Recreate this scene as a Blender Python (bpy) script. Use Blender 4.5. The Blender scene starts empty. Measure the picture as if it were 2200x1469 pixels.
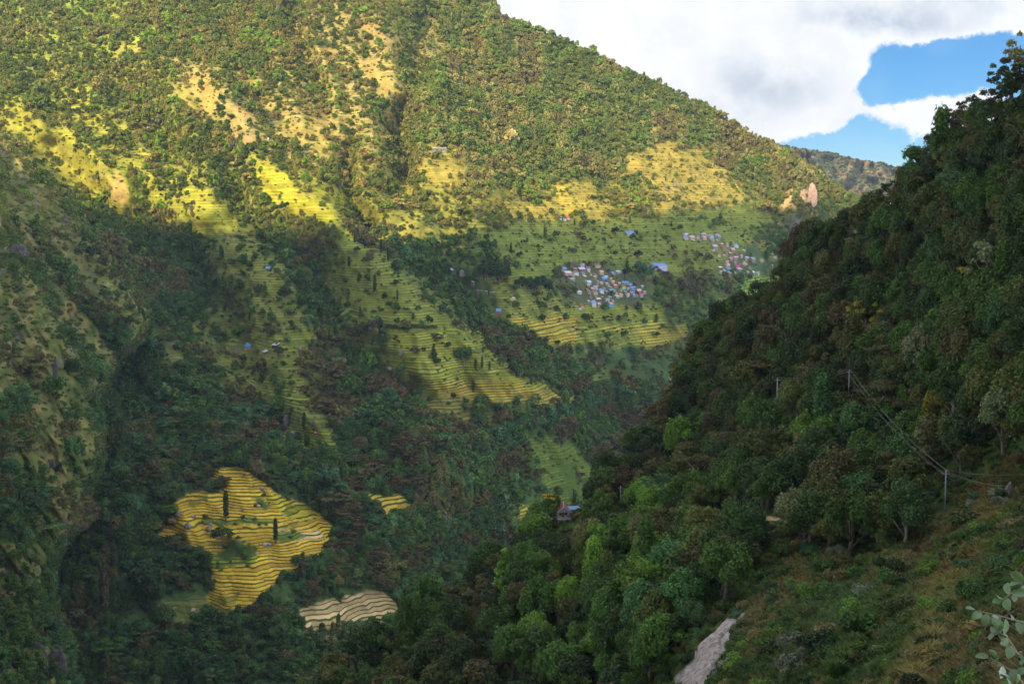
import bpy, math, random
import numpy as np
from math import radians as RAD
SC = bpy.context.scene
COL = SC.collection
rng = np.random.default_rng(7)
random.seed(7)

# ------------------------------------------------------------------ camera
F = 3055.0; CX, CY = 1100.0, 734.5; PITCH = RAD(-5.3)
cam_d = bpy.data.cameras.new('camera'); cam = bpy.data.objects.new('camera', cam_d); COL.objects.link(cam)
cam_d.sensor_width = 36; cam_d.lens = 36 * F / 2200; cam_d.clip_start = 0.3; cam_d.clip_end = 30000
cam.location = (0, 0, 0); cam.rotation_euler = (RAD(90) + PITCH, 0, 0)
SC.camera = cam

def ray(px, py):
    """world direction (x/y, z/y) for a source pixel, arrays allowed"""
    a = (np.asarray(px, float) - CX) / F; b = -(np.asarray(py, float) - CY) / F
    c, s = math.cos(PITCH), math.sin(PITCH)
    y = c - b * s; z = s + b * c
    return a / y, z / y
def P(px, py, Y):
    a, b = ray(px, py)
    return np.stack([a * Y, np.ones_like(a) * Y, b * Y], -1)

# ------------------------------------------------------------------ light
ALPHA, ELEV = RAD(30), RAD(30)
SUN = np.array([-math.sin(ALPHA) * math.cos(ELEV), -math.cos(ALPHA) * math.cos(ELEV), math.sin(ELEV)])
sl = bpy.data.lights.new('sun', 'SUN'); so = bpy.data.objects.new('sun', sl); COL.objects.link(so)
sl.energy = 5.0; sl.angle = RAD(0.9); sl.color = (1.0, 0.77, 0.46)
from mathutils import Vector
so.rotation_euler = Vector(SUN).to_track_quat('Z', 'Y').to_euler(); so.location = (-300, -600, 900)
SC.view_settings.view_transform = 'Standard'; SC.view_settings.look = 'None'
SC.view_settings.gamma = 1; SC.view_settings.exposure = 0.80
SC.cycles.use_denoising = True
SC.cycles.max_bounces = 4; SC.cycles.diffuse_bounces = 2; SC.cycles.transmission_bounces = 2
SC.cycles.volume_bounces = 0; SC.cycles.transparent_max_bounces = 4

class NT:
    """small node-tree helper"""
    def __init__(s, nt): s.t = nt; s.n = nt.nodes; s.l = nt.links
    def new(s, kind, **kw):
        n = s.n.new(kind)
        for k, v in kw.items(): setattr(n, k, v)
        return n
    def put(s, sock, v):
        if hasattr(v, 'is_linked') or isinstance(v, bpy.types.NodeSocket): s.l.new(v, sock)
        else: sock.default_value = v
    def math(s, op, a, b=None, c=None, clamp=False):
        n = s.new('ShaderNodeMath', operation=op, use_clamp=clamp)
        for i, v in enumerate((a, b, c)):
            if v is not None: s.put(n.inputs[i], v)
        return n.outputs[0]
    def vec(s, op, a, b=None):
        n = s.new('ShaderNodeVectorMath', operation=op)
        s.put(n.inputs[0], a)
        if b is not None: s.put(n.inputs[1], b)
        return n.outputs['Value'] if op in ('DOT_PRODUCT', 'LENGTH') else n.outputs['Vector']
    def mix(s, f, a, b, blend='MIX'):
        n = s.new('ShaderNodeMix', data_type='RGBA', blend_type=blend)
        s.put(n.inputs[0], f); s.put(n.inputs[6], a); s.put(n.inputs[7], b)
        return n.outputs[2]
    def noise(s, vec, scale, detail=4, rough=.55, out='Fac', dist=0.0):
        n = s.new('ShaderNodeTexNoise'); s.put(n.inputs['Vector'], vec)
        n.inputs['Scale'].default_value = scale; n.inputs['Detail'].default_value = detail
        n.inputs['Roughness'].default_value = rough; n.inputs['Distortion'].default_value = dist
        return n.outputs[out]
    def ramp(s, f, a, b, c=0.0, d=1.0, smooth=True):
        n = s.new('ShaderNodeMapRange', interpolation_type='SMOOTHSTEP' if smooth else 'LINEAR')
        s.put(n.inputs[0], f)
        for i, v in enumerate((a, b, c, d)): s.put(n.inputs[i + 1], v)
        return n.outputs[0]
    def attr(s, name, kind='GEOMETRY', out='Color'):
        n = s.new('ShaderNodeAttribute', attribute_type=kind, attribute_name=name)
        return n.outputs[out]

CLOUD_FILL = 1.42      # strength of unseen cloud added overhead and behind to lift the shadows
# world: Nishita sky with procedural clouds laid out by direction
w = bpy.data.worlds.new('World'); SC.world = w; w.use_nodes = True
T = NT(w.node_tree); T.n.clear()
sky = T.new('ShaderNodeTexSky', sky_type='NISHITA', sun_disc=False)
sky.sun_elevation = ELEV; sky.sun_rotation = math.atan2(SUN[0], SUN[1]); sky.altitude = 3500
sky.air_density = 1.0; sky.dust_density = 0.0; sky.ozone_density = 3.5
tc = T.new('ShaderNodeTexCoord')
sep = T.new('ShaderNodeSeparateXYZ'); T.l.new(tc.outputs['Generated'], sep.inputs[0])
yy = T.math('MAXIMUM', sep.outputs[1], 0.05)
cmb = T.new('ShaderNodeCombineXYZ')
T.l.new(T.math('DIVIDE', sep.outputs[0], yy), cmb.inputs[0]); T.l.new(T.math('DIVIDE', sep.outputs[2], yy), cmb.inputs[1])
Q = cmb.outputs[0]
warp = T.vec('SUBTRACT', T.noise(Q, 22, 6, .62, 'Color'), (.5, .5, .5))
wn = T.new('ShaderNodeVectorMath', operation='SCALE'); T.l.new(warp, wn.inputs[0]); wn.inputs['Scale'].default_value = 0.034
Qw = T.vec('ADD', Q, wn.outputs[0])
def blobs(src, lst, acc):
    for px, py, rx, ry, wt in lst:
        a, b = ray(px, py)
        d = T.vec('SUBTRACT', src, (float(a), float(b), 0))
        d = T.vec('MULTIPLY', d, (F / rx, F / ry, 0))
        e = T.math('POWER', 2.718, T.math('MULTIPLY', T.vec('DOT_PRODUCT', d, d), -1.0))
        acc = T.math('MULTIPLY_ADD', e, wt, acc)
    return acc
CLOUD = [(1250, 60, 470, 330, 2.0), (1640, 130, 240, 150, 1.5), (1740, 20, 420, 62, 1.4), (2120, 12, 330, 62, 1.5),
         (1600, 215, 130, 75, 1.2), (1745, 245, 85, 38, .9), (1800, 120, 62, 62, 1.0), (1880, 125, 26, 22, .45),
         (1975, 236, 66, 20, 1.2), (2060, 232, 90, 28, 1.1), (2120, 205, 60, 22, 1.0), (1995, 262, 48, 26, .9), (1950, 292, 26, 20, .6),
         (1850, 240, 50, 11, .5), (1885, 185, 55, 34, -1.5), (1860, 300, 110, 34, -1.4), (2120, 150, 120, 30, -.8), (1790, 268, 34, 20, .65), (2000, 70, 60, 20, .2), (1640, 305, 30, 10, .4),
         (2060, 130, 175, 50, -1.9), (1905, 155, 40, 50, -.9), (1860, 335, 190, 34, -1.0), (1690, 64, 44, 15, -1.0), (1850, 2, 18, 6, -1.2), (1700, 320, 50, 18, -.4)]
fld = blobs(Qw, CLOUD, 0.0)
fld = T.math('ADD', fld, T.math('MULTIPLY', T.math('SUBTRACT', T.noise(Q, 30, 12, .72), .5), 3.1))
gen = T.ramp(T.noise(tc.outputs['Generated'], 3.2, 6, .6), .36, .56)
up = T.ramp(sep.outputs[1], .90, .80)                       # other parts of the sky get general broken cloud
alpha = T.math('MAXIMUM', T.ramp(fld, .12, .85), T.math('MULTIPLY', gen, up))
thin = T.math('MULTIPLY', T.ramp(T.noise(Q, 14, 5, .5), .45, .8), .10)
alpha = T.math('MAXIMUM', alpha, thin)
SHADE = [(1660, 180, 150, 65, .62), (1500, 260, 150, 60, .4), (1560, 95, 90, 50, .1), (1900, 45, 230, 28, .75), (2080, 250, 90, 14, .5), (2100, 8, 240, 18, .45), (1760, 10, 60, 25, .2)]
shd = blobs(Qw, SHADE, 0.0)
shd = T.math('MULTIPLY', shd, T.ramp(T.noise(Q, 30, 6, .6), .3, .62, .45, 1.25), clamp=True)
lump = T.ramp(T.noise(Q, 20, 10, .62), .34, .62, .0, 1.0)
ccol = T.mix(T.math('MAXIMUM', shd, T.math('MULTIPLY', T.math('SUBTRACT', 1.0, lump), .26)), (1.10, 1.08, 1.05, 1), (.46, .53, .64, 1))
bg1 = T.new('ShaderNodeBackground'); bg1.inputs[1].default_value = 0.052
hs = T.new('ShaderNodeHueSaturation'); T.l.new(sky.outputs[0], hs.inputs['Color']); hs.inputs['Saturation'].default_value = 1.5
T.l.new(hs.outputs[0], bg1.inputs[0])
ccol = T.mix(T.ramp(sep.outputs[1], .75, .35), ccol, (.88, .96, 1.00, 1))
bg2 = T.new('ShaderNodeBackground'); T.l.new(ccol, bg2.inputs[0]); T.l.new(T.ramp(sep.outputs[1], .72, .30, .61, CLOUD_FILL), bg2.inputs[1])  # cloud out of view made brighter as added fill light
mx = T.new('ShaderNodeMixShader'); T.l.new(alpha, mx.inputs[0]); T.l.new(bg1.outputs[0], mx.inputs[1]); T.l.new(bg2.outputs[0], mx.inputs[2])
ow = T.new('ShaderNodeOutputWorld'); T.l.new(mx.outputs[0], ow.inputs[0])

# ------------------------------------------------------------------ numpy helpers
def _hash(ix, iy, seed):
    h = (ix.astype(np.int64) * 374761393 + iy.astype(np.int64) * 668265263 + seed * 2147483647) & 0xffffffff
    h = ((h ^ (h >> 13)) * 1274126177) & 0xffffffff
    return ((h ^ (h >> 16)) & 0xffff) / 65535.0
def vnoise(x, y, seed=0):
    ix, iy = np.floor(x), np.floor(y); fx, fy = x - ix, y - iy
    fx = fx * fx * (3 - 2 * fx); fy = fy * fy * (3 - 2 * fy)
    a = _hash(ix, iy, seed); b = _hash(ix + 1, iy, seed); c = _hash(ix, iy + 1, seed); d = _hash(ix + 1, iy + 1, seed)
    return a + (b - a) * fx + (c - a) * fy + (a - b - c + d) * fx * fy
def fbm(x, y, oct=4, seed=0, gain=.5):
    s = np.zeros_like(x, dtype=float); amp = 1; tot = 0
    for o in range(oct):
        s += amp * vnoise(x * 2 ** o + 13.7 * o, y * 2 ** o + 7.1 * o, seed + o); tot += amp; amp *= gain
    return s / tot
def sstep(a, b, x):
    t = np.clip((x - a) / (b - a), 0, 1); return t * t * (3 - 2 * t)
def inpoly(x, y, poly):
    c = np.zeros(x.shape, bool); n = len(poly)
    for i in range(n):
        x0, y0 = poly[i]; x1, y1 = poly[(i + 1) % n]
        if y0 == y1: continue
        m = ((y0 > y) != (y1 > y)) & (x < (x1 - x0) * (y - y0) / (y1 - y0) + x0)
        c ^= m
    return c
def dline(x, y, pts):
    d = np.full(x.shape, 1e9)
    for (x0, y0), (x1, y1) in zip(pts[:-1], pts[1:]):
        vx, vy = x1 - x0, y1 - y0; L = vx * vx + vy * vy
        t = np.clip(((x - x0) * vx + (y - y0) * vy) / L, 0, 1)
        d = np.minimum(d, np.hypot(x - x0 - t * vx, y - y0 - t * vy))
    return d
def sdpoly(x, y, poly):
    d = dline(x, y, poly + poly[:1]); return np.where(inpoly(x, y, poly), d, -d)
def tps(ctrl):
    c = np.array(ctrl, float); X = c[:, :2] / 500; n = len(X)
    U = lambda r2: np.where(r2 > 1e-12, r2 * np.log(np.maximum(r2, 1e-12)), 0)
    K = U(((X[:, None] - X[None]) ** 2).sum(-1)) + np.eye(n) * 1e-3
    Pm = np.hstack([np.ones((n, 1)), X]); A = np.block([[K, Pm], [Pm.T, np.zeros((3, 3))]])
    s = np.linalg.solve(A, np.concatenate([np.log(c[:, 2]), np.zeros(3)]))
    def f(px, py):
        x = np.asarray(px, float) / 500; y = np.asarray(py, float) / 500
        o = s[n] + s[n + 1] * x + s[n + 2] * y
        for i in range(n): o = o + s[i] * U((x - X[i, 0]) ** 2 + (y - X[i, 1]) ** 2)
        return np.exp(o)
    return f

# ------------------------------------------------------------------ main mountain depth
def Cfun(px): return np.interp(px, [-700, 0, 600, 900, 1100, 1300, 1500, 1900, 3000], [860, 850, 850, 890, 960, 1050, 1130, 1280, 1500])
SPUR_A = [(-900, 150), (0, 262), (40, 310), (77, 367), (138, 420), (195, 488), (260, 565), (318, 640), (335, 690), (300, 740), (258, 775), (238, 823), (232, 870), (233, 927), (219, 980), (199, 1040), (204, 1110), (124, 1180), (104, 1240), (99, 1300), (154, 1400), (164, 1469), (194, 1700), (204, 2300), (-900, 2300)]
SPUR_B = [(-900, 300), (0, 430), (40, 520), (81, 584), (128, 678), (175, 739), (215, 793), (232, 823), (205, 860), (229, 927), (215, 980), (195, 1040), (200, 1110), (120, 1180), (100, 1240), (95, 1300), (150, 1400), (160, 1469), (190, 1700), (200, 2300), (-900, 2300)]
GULL = [([(600, -200), (640, 60), (690, 180), (738, 300), (742, 430), (790, 500)], 26, 55), ([(960, -60), (905, 100), (872, 190), (852, 300), (865, 400)], 34, 70),
        ([(800, 500), (900, 560), (1000, 640), (1080, 730), (1180, 800), (1300, 900), (1360, 960)], 55, 60),
        ([(300, 440), (390, 560), (480, 680), (520, 820), (640, 960)], 50, 50), ([(500, 480), (600, 540), (690, 640), (710, 740), (830, 820), (1000, 910)], 50, 55),
        ([(470, 40), (530, 190), (600, 260)], 25, 35), ([(120, 330), (250, 470), (330, 600)], 35, 35), ([(1560, 300), (1640, 400), (1700, 560), (1640, 700)], 40, 60),
        ([(1240, 250), (1290, 380), (1330, 440)], 30, 25), ([(1750, 380), (1790, 480), (1800, 600)], 25, 35), ([(930, 1200), (1060, 1150), (1200, 1200)], 60, 40),
        ([(1000, 100), (1130, 260), (1200, 380)], 40, 20), ([(200, 40), (330, 240), (420, 390)], 40, 25)]
RIDG = [([(480, 150), (560, 350), (650, 420), (750, 505), (870, 600), (960, 690), (1100, 790), (1235, 868)], 45, -45),
        ([(270, 90), (350, 180), (430, 310), (440, 440), (560, 540), (650, 640), (690, 720)], 40, -40),
        ([(660, 50), (715, 210), (735, 300)], 16, -40), ([(800, 0), (840, 100), (862, 190)], 30, -50), ([(1680, 330), (1720, 410), (1740, 480)], 20, -35),
        ([(0, 190), (100, 270), (200, 350), (280, 430)], 35, -30), ([(540, 1010), (560, 1150), (500, 1300)], 90, -12)]
def main_depth(px, py):
    px = np.asarray(px, float); py = np.asarray(py, float)
    _, b = ray(px, py)
    wx = px + 34 * (fbm(px / 90, py / 90, 3, 31) - .5); wy = py + 34 * (fbm(px / 90, py / 90, 3, 41) - .5)
    s = .55
    Y = Cfun(px) / np.maximum(s - b, .22)
    for pl, wd, am in GULL + RIDG: Y = Y + 1.0 * am * np.exp(-(dline(wx, wy, pl) / wd) ** 2)
    # spurs and gullies running down the face
    q = (px * .85 - py * .52); r = (px * .52 + py * .85)
    fade = sstep(1500, 500, py)
    Y = Y + (fbm(q / 95 + .3 * fbm(r / 150, q / 150, 2, 5), r / 420, 4, 3) - .5) * (45 + 45 * fade) + (fbm(q / 260 + 3, r / 900, 2, 23) - .5) * 90 * fade
    Y = Y + (fbm(px / 34, py / 34, 3, 9) - .5) * (5 + 9 * sstep(900, 500, py))
    a = sdpoly(wx, wy, SPUR_A); bb = sdpoly(wx, wy, SPUR_B)
    rg = fbm(q / 30, r / 120, 4, 17) - .5
    Y = Y - 110 * sstep(-6, 26, a) - .35 * np.clip(a, 0, 300) + rg * 24 * sstep(0, 40, a)
    Y = Y - 170 * sstep(-6, 22, bb) - .4 * np.clip(bb, 0, 300) + rg * 14 * sstep(0, 40, bb)
    return Y
SKY_L = [(-900, -900), (300, -700), (800, -330), (1000, -90), (1060, 2), (1085, 38), (1130, 60), (1200, 84), (1300, 130), (1380, 168), (1440, 196), (1500, 222), (1560, 256), (1620, 292), (1680, 322), (1740, 362), (1800, 404), (1850, 432), (1905, 462), (2000, 505), (2200, 590), (3000, 800)]
def skyline(px):
    a = np.array(SKY_L, float); return np.interp(px, a[:, 0], a[:, 1]) + 5 * (fbm(np.asarray(px, float) / 40, np.zeros_like(np.asarray(px, float)), 3, 77) - .5)

# right hill
SIL = [(-300, 2900), (-200, 2000), (400, 1680), (640, 1520), (725, 1469), (850, 1395), (950, 1325), (1060, 1240), (1120, 1180), (1185, 1120), (1290, 1062), (1385, 955), (1440, 885), (1490, 790), (1545, 705), (1640, 640), (1700, 590), (1745, 520), (1850, 500), (1905, 450), (1960, 400), (2010, 340), (2080, 285), (2140, 255), (2200, 195), (2300, 130), (2500, 40), (2900, -100)]
SILa = np.array(sorted(SIL, key=lambda p: p[1]), float)
def silx(py): return np.interp(py, SILa[:, 1], SILa[:, 0]) + 10 * (fbm(np.asarray(py, float) / 30, np.zeros_like(np.asarray(py, float)), 2, 55) - .5)
rd0 = tps([(2200, 180, 420), (2050, 300, 460), (1900, 450, 500), (1740, 530, 540), (1540, 710, 560), (1440, 900, 540), (1380, 960, 520), (1200, 1115, 470), (1060, 1240, 440), (850, 1395, 410), (720, 1469, 395),
           (2200, 500, 370), (1900, 700, 440), (1650, 900, 450), (2200, 800, 320), (1900, 1000, 370), (1500, 1100, 420), (1250, 1300, 380), (1600, 1118, 372), (1930, 1108, 330), (2030, 1095, 310), (2200, 1080, 270),
           (1500, 1400, 270), (1800, 1300, 250), (2000, 1300, 215), (2200, 1300, 170), (2200, 1469, 125), (1800, 1469, 200), (1300, 1469, 330), (1000, 1469, 370),
           (2900, -100, 330), (2800, 800, 200), (2900, 1469, 60), (1500, 2000, 170), (600, 1900, 260), (2200, 2200, 42), (1200, 2900, 32), (2900, 2900, 12), (-200, 2700, 90), (2900, 2200, 25)])
def right_depth(px, py):
    px = np.asarray(px, float); py = np.asarray(py, float); Y = rd0(px, py)
    Y = Y * (1 + .07 * (fbm(px / 160, py / 160, 4, 61) - .5) + .018 * (fbm(px / 24, py / 24, 3, 63) - .5))
    Y = Y * (1 + .10 * (fbm((px + py * .55) / 60, (py - px * .3) / 300, 3, 67) - .5) * sstep(1120, 1230, py) * sstep(1500, 1640, px))
    # earth road cut into the slope
    d = dline(px, py, ROAD); Y = Y + 2.5 * np.exp(-((py - np.interp(px, [p[0] for p in ROAD], [p[1] for p in ROAD]) + 14) / 14) ** 2) * sstep(40, 10, d)
    # gully under the road at the left of the grass slope, bare rib on the right
    Y = Y + 7 * np.exp(-(dline(px, py, [(1650, 1160), (1600, 1290), (1470, 1440), (1350, 1600)]) / 30) ** 2)
    Y = Y - 6 * np.exp(-(dline(px, py, [(2140, 1090), (2060, 1200), (2010, 1330), (1960, 1469)]) / 30) ** 2)
    return Y
ROAD = [(1500, 1124), (1600, 1119), (1685, 1114), (1800, 1112), (1900, 1108), (1950, 1098), (2050, 1092)]

# ------------------------------------------------------------------ object helpers
def tag(o, label=None, cat=None, group=None, kind=None):
    if label: o['label'] = label
    if cat: o['category'] = cat
    if group: o['group'] = group
    if kind: o['kind'] = kind
    return o
def npmesh(name, V, Fc, smooth=False, attrs=None):
    """V (n,3); Fc (m,k) index array"""
    me = bpy.data.meshes.new(name); V = np.ascontiguousarray(V, np.float32); Fc = np.ascontiguousarray(Fc, np.int32)
    me.vertices.add(len(V)); me.vertices.foreach_set('co', V.ravel())
    m, k = Fc.shape; me.loops.add(m * k); me.loops.foreach_set('vertex_index', Fc.ravel())
    me.polygons.add(m); me.polygons.foreach_set('loop_start', np.arange(0, m * k, k, dtype=np.int32))
    for an, (typ, arr) in (attrs or {}).items():
        at = me.attributes.new(an, typ, 'POINT'); arr = np.asarray(arr, np.float32)
        if typ == 'FLOAT_COLOR':
            if arr.shape[1] == 3: arr = np.hstack([arr, np.ones((len(arr), 1), np.float32)])
            at.data.foreach_set('color', np.ascontiguousarray(arr, np.float32).ravel())
        elif typ == 'FLOAT_VECTOR': at.data.foreach_set('vector', np.ascontiguousarray(arr).ravel())
        else: at.data.foreach_set('value', np.ascontiguousarray(arr).ravel())
    me.update(calc_edges=True)
    if smooth: me.polygons.foreach_set('use_smooth', np.ones(m, bool))
    me.validate(); return me
def link(name, me, mat=None, parent=None, loc=None):
    o = bpy.data.objects.new(name, me); COL.objects.link(o)
    if mat and me and not me.materials: me.materials.append(mat)
    if parent: o.parent = parent
    if loc is not None: o.location = loc
    return o
def gridfaces(nr, nc):
    i = np.arange(nr * nc).reshape(nr, nc)
    return np.stack([i[:-1, :-1], i[1:, :-1], i[1:, 1:], i[:-1, 1:]], -1).reshape(-1, 4)
class MB:
    """collects boxes / tubes / prisms as one mesh"""
    def __init__(s): s.v = []; s.f = []
    def add(s, V, Fs):
        n = len(s.v); s.v += [tuple(map(float, p)) for p in V]; s.f += [tuple(i + n for i in q) for q in Fs]; return s
    def box(s, x0, x1, y0, y1, z0, z1):
        return s.add([(x0, y0, z0), (x1, y0, z0), (x1, y1, z0), (x0, y1, z0), (x0, y0, z1), (x1, y0, z1), (x1, y1, z1), (x0, y1, z1)],
                     [(0, 3, 2, 1), (4, 5, 6, 7), (0, 1, 5, 4), (1, 2, 6, 5), (2, 3, 7, 6), (3, 0, 4, 7)])
    def tube(s, pts, rad, n=6):
        pts = [np.array(p, float) for p in pts]; rad = rad if hasattr(rad, '__len__') else [rad] * len(pts); V = []
        for i, p in enumerate(pts):
            d = pts[min(i + 1, len(pts) - 1)] - pts[max(i - 1, 0)]; d /= np.linalg.norm(d) + 1e-9
            u = np.cross(d, (0, 0, 1.)) if abs(d[2]) < .9 else np.cross(d, (1., 0, 0)); u /= np.linalg.norm(u); v = np.cross(d, u)
            V += [p + rad[i] * (math.cos(2 * math.pi * k / n) * u + math.sin(2 * math.pi * k / n) * v) for k in range(n)]
        Fs = [(i * n + k, i * n + (k + 1) % n, (i + 1) * n + (k + 1) % n, (i + 1) * n + k) for i in range(len(pts) - 1) for k in range(n)]
        Fs += [tuple(range(n))[::-1], tuple(range((len(pts) - 1) * n, len(pts) * n))]
        return s.add(V, Fs)
    def mesh(s, name, smooth=False):
        me = bpy.data.meshes.new(name); me.from_pydata(s.v, [], s.f); me.update()
        if smooth: me.polygons.foreach_set('use_smooth', np.ones(len(me.polygons), bool))
        return me
    def build(s, name, mat, parent=None, smooth=False): return link(name, s.mesh(name, smooth), mat, parent)

def simple_mat(name, col, rough=.8, var=.25, scale=1.2, spec=.3, metal=0.0, bump=0.0):
    m = bpy.data.materials.new(name); m.use_nodes = True; t = NT(m.node_tree)
    b = t.n['Principled BSDF']; g = t.new('ShaderNodeNewGeometry')
    nz = t.noise(g.outputs['Position'], scale, 5, .6)
    dark = tuple(c * (1 - var) for c in col) + (1,); lite = tuple(min(1, c * (1 + var)) for c in col) + (1,)
    t.l.new(t.mix(t.ramp(nz, .3, .7), dark, lite), b.inputs['Base Color'])
    b.inputs['Roughness'].default_value = rough; b.inputs['Specular IOR Level'].default_value = spec; b.inputs['Metallic'].default_value = metal
    if bump:
        bp = t.new('ShaderNodeBump'); bp.inputs['Strength'].default_value = bump; bp.inputs['Distance'].default_value = .3
        t.l.new(nz, bp.inputs['Height']); t.l.new(bp.outputs[0], b.inputs['Normal'])
    return m

# ------------------------------------------------------------------ ground material (colour from land cover, terraces by contour)
def ground_mat(name, fine, bumpd):
    m = bpy.data.materials.new(name); m.use_nodes = True; t = NT(m.node_tree); b = t.n['Principled BSDF']
    g = t.new('ShaderNodeNewGeometry'); pos = g.outputs['Position']
    col = t.attr('col'); n1 = t.noise(pos, fine, 6, .7); n2 = t.noise(pos, fine * 6, 3, .6)
    v = t.math('MULTIPLY', t.ramp(n1, .28, .72, .55, 1.45, False), t.ramp(n2, .2, .8, .75, 1.25, False))
    vs = t.new('ShaderNodeVectorMath', operation='SCALE'); t.l.new(col, vs.inputs[0]); t.l.new(v, vs.inputs['Scale'])
    base = vs.outputs[0]
    # terraces
    tph = t.attr('tph', out='Fac'); tm = t.attr('tm', out='Fac'); tcol = t.attr('tcol')
    tp2 = t.math('ADD', tph, t.math('MULTIPLY', t.math('SUBTRACT', t.noise(pos, .02, 3, .6), .5), .4)); tp2 = t.math('ADD', tp2, t.math('MULTIPLY', t.math('SUBTRACT', t.noise(pos, .11, 3, .6), .5), .22))
    fr = t.math('FRACT', tp2); fl = t.math('FLOOR', tp2)
    sx = t.new('ShaderNodeSeparateXYZ'); t.l.new(pos, sx.inputs[0])
    seg = t.math('FLOOR', t.math('ADD', t.math('MULTIPLY', sx.outputs[0], .028), t.math('MULTIPLY', fl, .37)))
    cb = t.new('ShaderNodeCombineXYZ'); t.l.new(seg, cb.inputs[0]); t.l.new(fl, cb.inputs[1])
    wnz = t.new('ShaderNodeTexWhiteNoise'); wnz.noise_dimensions = '2D'; t.l.new(cb.outputs[0], wnz.inputs['Vector'])
    rv = wnz.outputs['Value']; wid = t.math('ADD', .12, t.math('MULTIPLY', rv, .22))
    tread = t.math('MULTIPLY', t.ramp(fr, wid, t.math('ADD', wid, .06)), t.ramp(fr, 1.0, .96))
    vs2 = t.new('ShaderNodeVectorMath', operation='SCALE'); t.l.new(tcol, vs2.inputs[0])
    t.l.new(t.math('MULTIPLY', t.math('ADD', .68, t.math('MULTIPLY', rv, .5)), t.ramp(n1, .3, .7, .8, 1.2)), vs2.inputs['Scale'])
    some = t.ramp(t.noise(pos, .024, 5, .65), .37, .45)      # some terraces stand green
    base = t.mix(t.math('MULTIPLY', t.math('MULTIPLY', tread, tm), t.math('ADD', .30, t.math('MULTIPLY', some, .70))), base, vs2.outputs[0])
    t.l.new(base, b.inputs['Base Color']); b.inputs['Roughness'].default_value = .95; b.inputs['Specular IOR Level'].default_value = .1
    bp = t.new('ShaderNodeBump'); bp.inputs['Strength'].default_value = .8; bp.inputs['Distance'].default_value = bumpd
    t.l.new(t.math('ADD', n1, t.math('MULTIPLY', n2, .4)), bp.inputs['Height']); t.l.new(bp.outputs[0], b.inputs['Normal'])
    return m
M_MAIN = ground_mat('hillside_cover', .05, 3.0); M_RIGHT = ground_mat('near_hillside_cover', .22, .9); M_FAR = ground_mat('far_hill_cover', .02, 6.0)

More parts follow.
